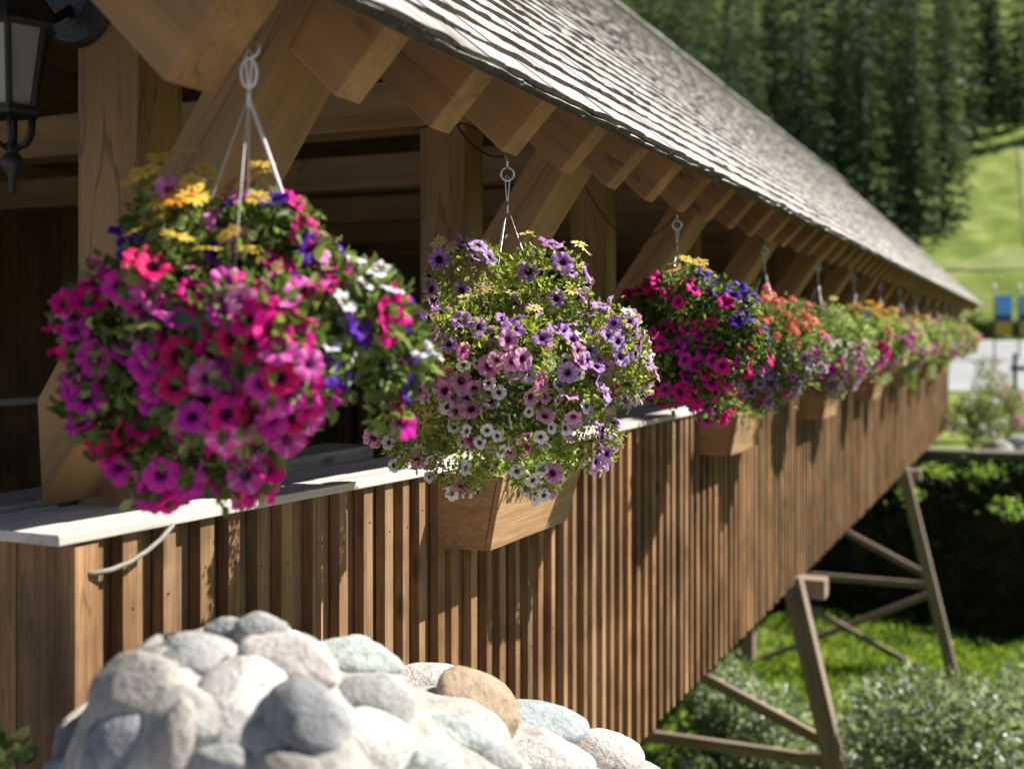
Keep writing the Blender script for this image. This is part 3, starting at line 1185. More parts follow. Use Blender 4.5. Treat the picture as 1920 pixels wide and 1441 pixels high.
def geranium_mesh(col, seed=0, n=20):
    r_ = random.Random(seed)
    V, F, cols = [], [], []
    for q in range(n):
        d_ = Vector((r_.gauss(0, 1), r_.gauss(0, 1), abs(r_.gauss(0, .8)))).normalized()
        c = d_ * r_.uniform(.65, .85)
        e1 = d_.orthogonal().normalized()
        e2 = d_.cross(e1)
        g = r_.uniform(.75, 1.2)
        for k in range(5):
            a = 2 * math.pi * k / 5 + q
            dirv = e1 * math.cos(a) + e2 * math.sin(a)
            sd = e1 * -math.sin(a) + e2 * math.cos(a)
            b = len(V)
            for p in (c, c + dirv * .22 + sd * .13 + d_ * .05, c + dirv * .38 + d_ * .02, c + dirv * .22 - sd * .13 + d_ * .05):
                V.append(tuple(p))
                cols.append([min(1, x * g) for x in col])
            F.append((b, b + 1, b + 2, b + 3))
    b = len(V)
    for (rr, z) in ((.05, .5), (.04, -2.2)):
        for k in range(4):
            a = k * math.pi / 2
            V.append((rr * math.cos(a), rr * math.sin(a), z))
            cols.append((.14, .2, .05))
    for k in range(4):
        F.append((b + k, b + (k + 1) % 4, b + 4 + (k + 1) % 4, b + 4 + k))
    return np.array(V), np.array(F), np.array(cols)


FK = {}


def reg(key, nm, arrs):
    o = [np_mesh(nm, v, f, c, M['petal'], smooth=(nm == 'petunia')) for v, f, c in arrs]
    ms = []
    for ob in o:
        ms.append(ob.data)
        bpy.data.objects.remove(ob)
    FK[key] = (nm, arrs, ms)


def pets(edge, mid, throat, vein=0., star=0., n=3):
    return [petunia_mesh('petunia', edge, mid, throat, vein, star, s_, closed=(0, .1, .55)[s_ % 3]) for s_ in range(n)]


reg('magenta', 'petunia', pets((.80, .008, .27), (.66, .006, .23), (.14, .0, .07)))
reg('crimson', 'petunia', pets((.68, .01, .14), (.52, .006, .10), (.08, .0, .03)))
reg('fuchsia', 'petunia', pets((.70, .035, .44), (.60, .025, .40), (.2, .0, .18), .35))
reg('starpink', 'petunia', pets((.76, .07, .48), (.70, .14, .5), (.4, .05, .28), 0, .45))
reg('lightpink', 'petunia', pets((.85, .30, .6), (.74, .18, .5), (.3, .03, .2), .3))
reg('violet', 'petunia', pets((.11, .014, .42), (.075, .01, .31), (.015, .0, .06)))
reg('lavender', 'petunia', pets((.58, .38, .72), (.46, .22, .6), (.05, .005, .09), .55))
reg('purplevein', 'petunia', pets((.54, .28, .66), (.42, .16, .54), (.03, .0, .06), .6))
reg('mauve', 'petunia', pets((.76, .38, .60), (.64, .24, .5), (.14, .01, .09), .4))
reg('white', 'petunia', pets((.86, .84, .88), (.82, .78, .84), (.14, .06, .12), .12))
reg('orange', 'daisy', [daisy_mesh((.75, .33, .03), (.5, .22, .02), 13, i) for i in range(2)])
reg('yellow', 'daisy', [daisy_mesh((.80, .58, .10), (.62, .33, .03), 13, i) for i in range(2)])
reg('paleyellow', 'daisy', [daisy_mesh((.85, .78, .32), (.72, .5, .06), 11, i) for i in range(2)])
reg('coral', 'geranium', [geranium_mesh((.85, .25, .19), i) for i in range(2)])
reg('red', 'geranium', [geranium_mesh((.60, .02, .03), i) for i in range(2)])


def clump_exit(clumps, cen, dirs):
    """distance from cen along dirs (n,3) to the outermost clump surface, and the surface normal"""
    best = np.full(len(dirs), .08)
    nrm = dirs.copy()
    for c, r in clumps:
        oc = cen - c
        b = dirs @ oc
        disc = b * b - (oc @ oc - r * r)
        ok = disc > 0
        d_ = -b + np.sqrt(np.maximum(disc, 0))
        ok &= d_ > best
        best[ok] = d_[ok]
        p = cen + dirs[ok] * d_[ok][:, None]
        nrm[ok] = (p - c) / r
    return best, nrm


CAMV = np.zeros(3)


def make_basket(i, hook, drop, rx, ry, rz, seed, leafcfg, zones, nflow, fr, indiv, label, skirt=.5, nclump=22, extra=(), hang='wire', shift=(0, 0)):
    rsx = np.random.RandomState(seed)
    th = thing('hanging_basket', hook + Vector((shift[0], shift[1], -drop - rz)), label, 'flower basket', 'hanging flower baskets along the eaves')
    cen = np.array(hook + Vector((shift[0], shift[1], -drop)))
    # clumps over a lumpy egg
    clumps = [(cen + np.array([0, 0, -.02]), min(rx, ry, rz) * .80)]
    for q in range(nclump):
        d_ = unit(rsx.normal(size=3))
        f = rsx.uniform(.58, .80)
        wid = 1.0 if d_[2] > -.25 else 1.0 - skirt * (-.25 - d_[2])
        c = cen + d_ * np.array([rx * wid, ry * wid, rz]) * f
        clumps.append((c, rsx.uniform(.22, .34) * (rx + ry + rz) / 3))
    for (ex, ey, ez, er) in extra:
        clumps.append((cen + np.array([ex, ey, ez]), er))
    pal, lsize, nleaf, lw = leafcfg
    # leaves
    wts = np.array([r ** 2 for _, r in clumps])
    wts = wts / wts.sum()
    ci = rsx.choice(len(clumps), nleaf, p=wts)
    cc = np.array([c for c, _ in clumps])[ci]
    rr = np.array([r for _, r in clumps])[ci]
    d_ = unit(rsx.normal(size=(nleaf, 3)))
    rad = rsx.uniform(.72, 1.12, nleaf) + (rsx.rand(nleaf) < .06) * rsx.uniform(0, .35, nleaf)
    pos = cc + d_ * (rr * rad)[:, None]
    ax = d_ * .7 + rsx.normal(size=(nleaf, 3)) * .55 + np.array([0, 0, -.05])
    cols = pick_cols(nleaf, pal, .25, rsx)
    V, F, Cc = leaf_arrays(pos, ax, rsx.uniform(.7, 1.3, nleaf) * lsize, cols, lw, .25, rsx)
    fo = np_mesh('foliage', V, F, Cc, M['leaf'], th)
    fo['kind'] = 'stuff'
    # hanger and pot
    top = Vector(hook) + Vector((0, 0, -.012))
    knot = top + Vector((0, 0, -.075))
    rim_z = cen[2] + rz * .12
    pm = MB().lathe((cen[0], cen[1], rim_z - .17), [(.05, -.02), (.11, .01), (.155, .07), (.18, .16), (.185, .178), (.165, .178), (.13, .15), (.03, .14)], 20)
    pm.build('pot', M['pot'], th, smooth=True)
    hm = MB()
    hm.tube([top + Vector((0, 0, .012)), top + ax1 * .006, top + ax1 * .004 - Vector((0, 0, .03)), knot], .0018 if hang == 'wire' else .0022, 6)
    hm.tube([top + Vector((0, 0, .012)), top - ax1 * .006, top - ax1 * .004 - Vector((0, 0, .03)), knot], .0018 if hang == 'wire' else .0022, 6)
    if hang != 'wire':
        hm.tube(ring_pts(knot + Vector((0, 0, .042)), .014, ax1, Vector((0, 0, 1.9)), 18), .0028, 6, closed=True)
    hm.tube([knot + Vector((0, 0, .012)), knot - Vector((0, 0, .02))], .0038, 8)
    hm.build('hanger_hook', M['wire'] if hang == 'wire' else M['plastic'], th, smooth=True)
    for q in range(4 if hang != 'wire' else 3):
        a = q * math.pi * 2 / (4 if hang != 'wire' else 3) + .5 + seed
        e = Vector((cen[0] + .14 * math.cos(a), cen[1] + .14 * math.sin(a), rim_z))
        mdl = knot * .5 + e * .5 + Vector((rnd.uniform(-.006, .006), rnd.uniform(-.006, .006), 0))
        wr = (.0011 if hang == 'wire' else (.0034 if q == 1 else .0009))
        MB().tube([knot, mdl, e], wr, 6).build('wire', M['wire'] if hang == 'wire' else M['plastic'], th, smooth=True)
    # flowers
    fl = []
    dirs = unit(rsx.normal(size=(nflow * 5, 3)))
    dist, nrm = clump_exit(clumps, cen, dirs)
    got = []
    for q in range(len(dirs)):
        if len(fl) >= nflow:
            break
        key = zones(dirs[q], rsx)
        if key is None:
            continue
        p = cen + dirs[q] * dist[q] * rsx.uniform(.97, 1.07)
        if got and np.min(np.linalg.norm(np.array(got) - p, axis=1)) < fr * 1.05:
            continue
        got.append(p)
        nm, arrs, ms = FK[key]
        if nm == 'petunia':
            fc = unit(nrm[q] * .75 + np.array(SUN) * .45 + unit(-p) * .25 + rsx.normal(size=3) * .38)
            sz = fr * rsx.uniform(.82, 1.15) * (.72 if key == 'white' else 1)
        elif nm == 'daisy':
            fc = unit(np.array([.1, -.45, .8]) + nrm[q] * .5 + rsx.normal(size=3) * .25)
            p = p + np.array([0, 0, rsx.uniform(.02, .065)])
            sz = fr * rsx.uniform(.75, 1.0)
        else:
            fc = unit(np.array([0, 0, 1.0]) + nrm[q] * .6 + rsx.normal(size=3) * .15)
            p = p + fc * rsx.uniform(.0, .05)
            sz = fr * rsx.uniform(.8, 1.15)
        vis = -np.dot(nrm[q], unit(p - CAMV))
        fl.append((vis, nm, key, int(rsx.randint(0, len(ms))), p, fc, sz, rsx.uniform(0, 6.28)))
    fl.sort(key=lambda z: -z[0])
    rest = []
    org = np.array(world_loc(th))
    for q, (vis, nm, key, vi, p, fc, sz, sp) in enumerate(fl):
        z = Vector(fc)
        x = z.orthogonal().normalized()
        x = Matrix.Rotation(sp, 3, z) @ x
        y = z.cross(x)
        rot = Matrix((x, y, z)).transposed()
        if q < indiv:
            o = bpy.data.objects.new(nm, FK[key][2][vi])
            C.objects.link(o)
            o.parent = th
            o.matrix_local = Matrix.Translation(Vector(p - org)) @ rot.to_4x4() @ Matrix.Scale(sz, 4)
        else:
            v, f, c = FK[key][1][vi]
            rest.append(((v * sz) @ np.array(rot).T + p, f, c * rsx.uniform(.85, 1.12)))
    if rest:
        V, F, Cc = cat_arrays(rest)
        o = np_mesh('blossoms', V, F, Cc, M['petal'], th, smooth=True)
        o['kind'] = 'stuff'
    return th


G_PET = [(.18, .27, .065), (.24, .34, .085), (.14, .22, .05), (.32, .41, .15), (.10, .16, .04)]
G_LIME = [(.34, .42, .065), (.42, .5, .10), (.26, .35, .055), (.5, .55, .18), (.15, .22, .04)]
G_DEEP = [(.10, .17, .035), (.14, .22, .04), (.07, .12, .025), (.22, .31, .07)]
G_PALE = [(.38, .48, .18), (.45, .55, .25), (.30, .40, .12), (.50, .58, .32), (.2, .29, .09)]

RT = np.array([CY, SY, 0])       # picture right, used only to say which side of a basket carries which bloom


def z1(d, r):
    s_, up = d @ RT, d[2]
    u = r.rand()
    if up > .55:
        if s_ < .25:
            return ('yellow' if u < .34 else 'orange' if u < .42 else 'violet' if u < .48 else 'lightpink' if u < .54 else None)
        return ('violet' if u < .2 else 'magenta' if u < .45 else 'lightpink' if u < .55 else None)
    if s_ > .72 and up > -.5:
        return 'violet' if u < .3 else ('white' if u < .5 else ('magenta' if u < .68 else None))
    if up < -.1:
        return 'fuchsia' if u < .45 else 'magenta' if u < .68 else 'starpink' if u < .93 else 'crimson'
    return 'magenta' if u < .44 else 'fuchsia' if u < .66 else 'crimson' if u < .74 else 'lightpink' if u < .86 else 'starpink'


def z2(d, r):
    s_, up = d @ RT, d[2]
    u = r.rand()
    if up > .55:
        return 'paleyellow' if u < .16 else 'purplevein' if u < .35 else 'lavender' if u < .42 else None
    if s_ > .62:
        return 'lavender' if u < .42 else 'purplevein' if u < .58 else 'white' if u < .82 else 'mauve'
    if up > .18:
        return 'purplevein' if u < .28 else 'mauve' if u < .4 else 'lavender' if u < .46 else None
    if up < -.5:
        return 'white' if u < .62 else 'mauve' if u < .82 else 'lightpink' if u < .95 else None
    return 'mauve' if u < .42 else 'lightpink' if u < .55 else 'white' if u < .72 else None if u < .9 else 'lavender'


def z3(d, r):
    s_, up = d @ RT, d[2]
    u = r.rand()
    if up > .5:
        return 'violet' if (s_ > .0 and u < .5) else 'magenta' if u < .6 else 'yellow' if u < .72 else None
    if up > .0:
        return 'magenta' if u < .18 else 'violet' if (u < .34 and s_ > .4) else None
    return 'magenta' if u < .42 else 'fuchsia' if u < .66 else 'crimson' if u < .72 else None


def z4(d, r):
    s_, up = d @ RT, d[2]
    u = r.rand()
    if up > .1:
        return 'coral' if (u < .26) else None
    if up > -.3:
        return 'coral' if u < .16 else 'lavender' if u < .45 else 'lightpink' if u < .6 else None
    return 'lavender' if u < .5 else 'fuchsia' if u < .68 else 'white' if u < .86 else None


def z5(d, r):
    up = d[2]
    u = r.rand()
    if up > .35:
        return 'paleyellow' if u < .06 else None
    if up > -.2:
        return 'lightpink' if u < .22 else 'white' if u < .34 else None
    return 'lightpink' if u < .3 else 'white' if u < .45 else 'fuchsia' if u < .62 else 'lavender' if u < .7 else None


def z6(d, r):
    up = d[2]
    u = r.rand()
    if up > .5:
        return 'orange' if u < .6 else 'violet' if u < .7 else None
    if up > .0:
        return 'orange' if u < .12 else 'magenta' if u < .22 else None
    return 'fuchsia' if u < .5 else 'crimson' if u < .75 else 'magenta' if u < .9 else None


def z7(d, r):
    up = d[2]
    u = r.rand()
    if up > .5:
        return 'orange' if u < .4 else None
    if up > -.1:
        return 'lightpink' if u < .25 else 'fuchsia' if u < .38 else None
    return 'fuchsia' if u < .4 else 'lightpink' if u < .6 else 'white' if u < .7 else None


def z8(d, r):
    u = r.rand()
    return 'lightpink' if u < .28 else 'lavender' if u < .55 else 'coral' if u < .65 else None


def rpos(r_, u_, f_):
    """offset right / up / away as seen from the camera, in metres"""
    v = Vector((CY, SY, 0)) * r_ + Vector((0, 0, u_)) + Vector((-SY, CY, 0)) * f_
    return tuple(v)


hk = hook_pos
make_basket(0, hk[0], .515, .275, .275, .222, 11, (G_PET, .026, 11000, .55), z1, 350, .0315, 100,
            'nearest hanging basket, a big ball of magenta and pink petunias with yellow daisies on top', hang='plastic',
            shift=tuple(rpos(-.010, 0, 0)[:2]),
            extra=[(*rpos(.21, .02, .05), .09), (*rpos(.27, -.05, .05), .06), (*rpos(-.22, .02, 0), .10), (*rpos(-.12, .18, 0), .08), (*rpos(0.03, .17, 0.02), .08), (*rpos(-.13, -.20, 0), .09), (*rpos(.0, -.23, 0), .06), (*rpos(-.21, -.12, 0), .10), (*rpos(.25, -.14, .04), .035)])
make_basket(1, hk[1], .515, .30, .30, .258, 23, (G_LIME, .0165, 20000, .5), z2, 400, .0275, 100,
            'second hanging basket, lime green foliage dotted with mauve, white and purple-veined petunias', skirt=.35,
            extra=[(*rpos(.26, .05, 0), .11), (*rpos(.30, -.02, 0), .09), (*rpos(-.25, -.18, 0), .09), (*rpos(-.12, -.25, 0), .09), (*rpos(.08, -.27, 0), .08), (*rpos(-.1, .22, 0), .11), (*rpos(.1, .21, 0), .11), (*rpos(.22, -.2, 0), .08)])
make_basket(2, hk[2], .465, .375, .375, .25, 31, (G_DEEP + G_PET, .027, 10000, .55), z3, 200, .036, 90,
            'third hanging basket, deep green with bright magenta petunias and violet blooms on top', shift=tuple(rpos(.04, 0, 0)[:2]),
            extra=[(*rpos(-.28, -.12, 0), .1), (*rpos(.1, -.22, 0), .09), (*rpos(.0, .2, 0), .1)])
make_basket(3, hk[3], .52, .32, .32, .30, 47, (G_PALE[:3] + G_PET, .026, 8000, .55), z4, 190, .031, 80,
            'fourth hanging basket, coral geraniums above lavender and white petunias')
make_basket(4, hk[4], .55, .37, .37, .28, 53, (G_PALE, .028, 7000, .5), z5, 150, .035, 60,
            'fifth hanging basket, pale lime foliage with a few pink and white petunias')
make_basket(5, hk[5], .50, .30, .30, .30, 59, (G_PET + G_PALE, .03, 5000, .55), z6, 150, .037, 50,
            'sixth hanging basket, orange daisies on top and dark magenta petunias below')
make_basket(6, hk[6], .54, .33, .33, .28, 61, (G_PALE, .032, 4500, .55), z7, 120, .038, 30,
            'seventh hanging basket, pale green with orange daisies and pink petunias')
far_lab = ['eighth hanging basket, small in the distance, pink and lavender blooms',
           'ninth hanging basket along the eaves, pale green with pink blooms',
           'tenth hanging basket along the eaves, small and lavender pink',
           'eleventh hanging basket along the eaves, pale and far off',
           'twelfth hanging basket, nearly at the far end of the bridge',
           'thirteenth hanging basket at the far end, lavender at its right edge',
           'fourteenth hanging basket, last but one before the far portal',
           'last hanging basket, closest to the far portal']
for q in range(7, 15):
    make_basket(q, hk[q], .53 + .02 * (q % 2), .35, .35, .30, 70 + q, (G_PALE if q % 2 else G_PET + G_PALE, .04, 2600, .55), z8 if q % 2 else z7, 90, .042, 0,
                far_lab[q - 7], nclump=14)

# ------------------------------------------------------------------ flower boxes on the siding
def flower_box(t, label):
    th = thing('flower_box', P(t, LS - .03, -.705), label, 'flower box', 'wooden flower boxes fixed to the siding')
    w_top, w_bot = .74, .67
    yb, yt = -.703, -.462
    Lb, Ltp, Ls = 1.624, 1.577, LS - .032
    e = .02
    f0 = [P(t - .004, Lb, yb), P(t + w_bot, Lb, yb), P(t + w_top, Ltp, yt), P(t - .004, Ltp, yt)]
    nrm = (f0[1] - f0[0]).cross(f0[3] - f0[0]).normalized()

    def slab(q, nv_, name, grain):
        m_ = MB()
        vs = list(q) + [p + nv_ for p in q]
        g0 = rnd.random() * 40
        gr = [((grain.dot(p)) + g0, p.z * 1.0 + g0, p.x * .3) for p in vs]
        m_.add(vs, [(0, 3, 2, 1), (4, 5, 6, 7), (0, 1, 5, 4), (1, 2, 6, 5), (2, 3, 7, 6), (3, 0, 4, 7)], gr)
        return m_.build(name, M['box'], th, bevel=.002)

    slab(f0, -nrm * e if nrm.x > 0 else nrm * e, 'front_panel', Vector((0, 1, 0)))
    # near and far ends
    q = [P(t, Ls, yb - .003), P(t, Lb + .024, yb - .003), P(t, Ltp + .024, yt + .004), P(t, Ls, yt + .004)]
    slab(q, P(e, 0, 0), 'end_panel', Vector((1, 0, 0)))
    q = [P(t + w_bot - e, Ls, yb), P(t + w_bot - e, Lb + .024, yb), P(t + w_top - e, Ltp + .024, yt), P(t + w_top - e, Ls, yt)]
    slab(q, P(e, 0, 0), 'end_panel', Vector((1, 0, 0)))
    MB().box(t + e, t + w_bot - e, Lb + .02, Ls, yb + .002, yb + .02).build('bottom_panel', M['box'], th)
    MB().box(t + e, t + w_top - e - .01, Ls - .02, Ls - .002, yb + .02, yt - .002).build('back_panel', M['box'], th)
    MB().box(t + e + .002, t + w_bot - e - .002, Lb + .022, Ls - .021, yb + .03, yt - .035).build('soil', M['soil'], th)
    return th


def box_plant(t, seed, pal, key, nfl, label, trail=.1, size=.036, bulk=.09):
    rsx = np.random.RandomState(seed)
    th = thing('box_plant', P(t + .36, 1.70, -.50), label, 'plant', 'plants growing in the flower boxes')
    n = 700
    u = rsx.rand(n)
    pos = np.stack([-(1.70 + rsx.normal(size=n) * .06), t + .06 + u * .62, -.50 + rsx.rand(n) * bulk * (1 + .5 * np.sin(u * 9 + seed))], 1)
    nt_ = int(200 * trail / .1)
    tp = np.stack([-(1.57 + rsx.normal(size=nt_) * .025), t + .1 + .5 * (rsx.randint(0, 5, nt_) / 4) + rsx.normal(size=nt_) * .025, -.46 - rsx.rand(nt_) ** 1.5 * trail], 1)
    pos = np.concatenate([pos, tp])
    n = len(pos)
    ax = rsx.normal(size=(n, 3)) + np.array([.6, 0, .7])
    V, F, Cc = leaf_arrays(pos, ax, rsx.uniform(.7, 1.3, n) * size, pick_cols(n, pal, .2, rsx), .7, .3, rsx)
    np_mesh('foliage', V, F, Cc, M['leaf'], th)['kind'] = 'stuff'
    org = world_loc(th)
    for q in range(nfl):
        kk = key[q % len(key)]
        nm, arrs, ms = FK[kk]
        p = P(t + .1 + rsx.rand() * .56, 1.66 + rsx.normal() * .05, -.43 + rsx.rand() * .06)
        z = Vector(unit(np.array([.6, -.2, .8]) + rsx.normal(size=3) * .3))
        x = z.orthogonal().normalized()
        rot = Matrix((x, z.cross(x), z)).transposed()
        o = bpy.data.objects.new(nm, ms[q % len(ms)])
        C.objects.link(o)
        o.parent = th
        o.matrix_local = Matrix.Translation(p - org) @ rot.to_4x4() @ Matrix.Scale(.034 * rsx.uniform(.8, 1.1), 4)


G_SILV = [(.34, .42, .24), (.42, .5, .3), (.26, .34, .16), (.5, .56, .4)]
bt = [3.445, 6.70, 9.87, 13.0, 16.2, 19.4, 22.6]
blab = ['nearest cedar flower box on the siding, under the mauve petunia basket',
        'second cedar flower box along the siding, red blooms at its right end',
        'third cedar flower box along the siding, below the coral geraniums',
        'fourth cedar flower box along the siding, with white-leaved plants',
        'fifth flower box along the siding, beyond the white-leaved one',
        'sixth flower box along the siding, small in the distance',
        'seventh flower box, last one before the far end']
plab = ['broad pale green leaves filling the nearest flower box',
        'red and orange flowers growing in the second flower box',
        'pale silvery leaves spilling from the third flower box',
        'white-edged leaves spilling from the fourth flower box',
        'trailing green leaves hanging from the fifth flower box',
        'trailing silvery leaves hanging from the sixth flower box',
        'pale trailing leaves hanging from the last flower box']
for q, t in enumerate(bt):
    flower_box(t, blab[q])
    box_plant(t, 200 + q, [G_PALE, G_PET, G_SILV, G_SILV, G_PET, G_SILV, G_PALE][q],
              [['white'], ['red', 'coral'], ['white'], ['white'], ['coral'], ['white'], ['lightpink']][q], [0, 9, 5, 6, 6, 4, 4][q], plab[q],
              trail=[.04, .04, .08, .08, .28, .25, .2][q], bulk=[.10, .08, .12, .12, .1, .1, .1][q])

# ------------------------------------------------------------------ wall lantern on the first post
lant = thing('wall_lantern', P(2.16, 2.13, .55), 'black iron wall lantern with frosted panes on the first post', 'lantern')
plate_c = P(2.165, 2.125, .805)
mb = MB()
mb.tube([plate_c + P(.0, 0, 0), plate_c + P(-.018, 0, 0)], [.115, .10], 32)
mb.tube([plate_c + P(-.016, 0, 0), plate_c + P(-.03, 0, 0)], [.075, .05], 28)
mb.build('wall_plate', M['iron'], lant, smooth=False, bevel=.004)
lc = P(1.94, 2.10, .50)            # bottom of the glass box
mb = MB()
arm = [plate_c + P(-.02, 0, -.02), plate_c + P(-.07, .01, -.06), plate_c + P(-.12, .0, -.03), plate_c + P(-.17, -.01, .04), P(1.94, 2.10, .86), P(1.94, 2.10, .65)]
sm = []
for i in range(len(arm) - 1):
    for k in range(5):
        sm.append(arm[i].lerp(arm[i + 1], k / 5))
sm.append(arm[-1])
mb.tube(sm, .011, 8)
mb.build('bracket', M['iron'], lant, smooth=True)
r0, r1 = .052, .080
z0, z1_ = .0, .185
NS = 6
rot0 = R(10)
mb = MB()
cn = [(Vector((math.cos(rot0 + k * 2 * math.pi / NS), math.sin(rot0 + k * 2 * math.pi / NS), 0))) for k in range(NS)]
for k in range(NS):
    mb.tube([lc + cn[k] * r0 + Vector((0, 0, z0)), lc + cn[k] * r1 + Vector((0, 0, z1_))], .007, 6)
mb.lathe(lc, [(r0 + .006, -.012), (r0 + .01, -.004), (r0 + .008, .008)], NS, rot=rot0)
mb.build('frame', M['iron'], lant)
MB().lathe(lc, [(r1 + .006, z1_ - .006), (r1 + .022, z1_ + .004), (r1 + .016, z1_ + .016), (.062, z1_ + .06), (.045, z1_ + .10), (.05, z1_ + .11), (.02, z1_ + .13), (.012, z1_ + .16)], NS, rot=rot0).build('cap', M['iron'], lant)
for k in range(NS):
    a, b = cn[k], cn[(k + 1) % NS]
    q = [lc + a * (r0 - .002) + Vector((0, 0, z0 + .008)), lc + b * (r0 - .002) + Vector((0, 0, z0 + .008)), lc + b * (r1 - .002) + Vector((0, 0, z1_ - .006)), lc + a * (r1 - .002) + Vector((0, 0, z1_ - .006))]
    nv_ = (q[1] - q[0]).cross(q[3] - q[0]).normalized() * -.003
    mb = MB()
    mb.add(q + [p + nv_ for p in q], [(0, 1, 2, 3), (7, 6, 5, 4), (0, 4, 5, 1), (1, 5, 6, 2), (2, 6, 7, 3), (3, 7, 4, 0)])
    mb.build('pane', M['glass'], lant)
mb = MB()
for k in range(0, NS):
    mb.tube([lc + cn[k] * (r0 - .004) + Vector((0, 0, -.01)), lc + cn[k] * .046 + Vector((0, 0, -.05)), lc + cn[k] * .034 + Vector((0, 0, -.072)), lc + cn[k] * .012 + Vector((0, 0, -.085))], .0055, 6)
mb.lathe(lc + Vector((0, 0, -.19)), [(.002, 0), (.007, .01), (.009, .045), (.022, .062), (.027, .075), (.018, .09), (.012, .10), (.018, .108), (.012, .118)], 14)
mb.build('finial', M['iron'], lant, smooth=True)


# ------------------------------------------------------------------ plants of the gully and the banks
def bush(name, x, y, rx, ry, hh, n, size, pal, label, cat, group, seed, width=.5, mat='leaf', base=None, up=.3, flow=None, nfl=0):
    rsx = np.random.RandomState(seed)
    z0 = float(ground_h(x, y)) if base is None else base
    th = thing(name, (x, y, z0), label, cat, group)
    clumps = []
    for q in range(12 if name != 'shrub' else 24):
        d_ = unit(rsx.normal(size=3))
        d_[2] = abs(d_[2])
        c = np.array([x, y, z0 + hh * .25]) + d_ * np.array([rx, ry, hh * .72]) * rsx.uniform(.35, .75 if name != 'shrub' else .95)
        clumps.append((c, rsx.uniform(.26, .45) * min(rx, ry, hh) * (1 if name != 'shrub' else .7)))
    ci = rsx.randint(0, len(clumps), n)
    cc = np.array([c for c, _ in clumps])[ci]
    rr = np.array([r for _, r in clumps])[ci]
    d_ = unit(rsx.normal(size=(n, 3)))
    pos = cc + d_ * (rr * rsx.uniform(.5, 1.15, n))[:, None]
    pos[:, 2] = np.maximum(pos[:, 2], z0 + .02)
    ax = d_ + rsx.normal(size=(n, 3)) * .6 + np.array([0, 0, up])
    V, F, Cc = leaf_arrays(pos, ax, rsx.uniform(.6, 1.3, n) * size, pick_cols(n, pal, .22, rsx), width, .2, rsx)
    np_mesh('foliage', V, F, Cc, M[mat], th)
    mb_ = MB()
    for c, r in clumps[:7]:
        mb_.tube([Vector((x + rsx.normal() * .05, y + rsx.normal() * .05, z0 - .05)), Vector((x, y, z0 + hh * .2)) * .5 + Vector(c) * .5, Vector(c)], [.018, .013, .006], 5)
    mb_.build('stem', M['bark'], th)
    if nfl:
        parts = []
        v, f, c = FK[flow][1][0]
        for q in range(nfl):
            j = rsx.randint(0, n)
            z = Vector(unit(d_[j] + np.array([0, 0, .6])))
            xx = z.orthogonal().normalized()
            rot = np.array(Matrix((xx, z.cross(xx), z)).transposed())
            parts.append(((v * size * .9) @ rot.T + pos[j] + np.array(z) * size, f, c))
        V, F, Cc = cat_arrays(parts)
        np_mesh('blossoms', V, F, Cc, M['petal'], th)['kind'] = 'stuff'
    return th


DOG = [(.30, .37, .25), (.37, .43, .33), (.21, .28, .16), (.50, .55, .46), (.14, .20, .09)]
dog = [(-2.6, 11.0, .8, .8, 2.0), (-1.75, 10.7, .8, .7, 1.75), (.35, 8.5, .8, .9, 2.35), (-.75, 10.2, 1.0, 1.0, 2.5), (1.5, 9.4, 1.1, 1.0, 2.9),
       (.5, 11.2, 1.1, 1.0, 2.5), (-1.2, 12.2, 1.0, .9, 1.8), (1.9, 12.0, 1.2, 1.0, 2.6), (-.1, 13.6, 1.1, 1.0, 1.8), (1.4, 14.4, 1.2, 1.0, 2.0)]
dlab = ['silvery-leaved shrub tucked against the shade under the bridge', 'silvery-leaved shrub at the foot of the nearer trestle leg',
        'silvery-leaved shrub right of the nearer trestle leg, low in the picture', 'silvery-leaved shrub just behind the nearer trestle leg',
        'silvery-leaved shrub at the lower right edge of the picture', 'silvery-leaved shrub in the middle of the thicket',
        'smaller silvery shrub between the two trestles', 'silvery-leaved shrub at the right edge, behind the lowest one',
        'low silvery shrub at the foot of the farther trestle', 'low silvery shrub at the right edge, nearest the grass']
for q, (x, y, rx, ry, hh) in enumerate(dog):
    bush('shrub', x, y, rx * 1.35, ry * 1.3, hh * (.92 if y < 11.1 else .72), 11000, .068, DOG, dlab[q], 'shrub', 'silvery shrubs in the gully', 400 + q, .6, 'shiny_leaf')

# bright grass in the gully
rsx = np.random.RandomState(8)
n = 60000
gx = rsx.uniform(-9, 7, n)
gy = rsx.uniform(10.5, 21.9, n)
gz = ground_h(gx, gy)
ax = np.stack([rsx.normal(size=n) * .35, rsx.normal(size=n) * .35, np.ones(n)], 1)
V, F, Cc = leaf_arrays(np.stack([gx, gy, gz - .01], 1), ax, rsx.uniform(.05, .16, n), pick_cols(n, [(.20, .31, .035), (.25, .36, .045), (.16, .26, .035), (.31, .4, .07)], .2, rsx), .14, .3, rsx)
tag(np_mesh('grass', V, F, Cc, M['leaf']), 'bright green grass on the gully floor beneath the bridge', 'grass', kind='stuff')
# ground cover on the far bank, leaf colours darkened to deepen its shade
n = 9000
gx = rsx.uniform(-12, 10, n)
gy = rsx.uniform(21.4, 23.4, n)
gz = ground_h(gx, gy)
ax = np.stack([rsx.normal(size=n) * .5, -np.ones(n), rsx.normal(size=n) * .5 + .3], 1)
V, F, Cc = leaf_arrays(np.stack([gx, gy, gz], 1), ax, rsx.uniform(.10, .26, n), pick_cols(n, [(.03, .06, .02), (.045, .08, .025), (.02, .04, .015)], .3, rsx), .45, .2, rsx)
tag(np_mesh('ground_cover', V, F, Cc, M['leaf']), 'ivy-like leaves on the shaded far bank, darkened to deepen the shade', 'ground cover', kind='stuff')
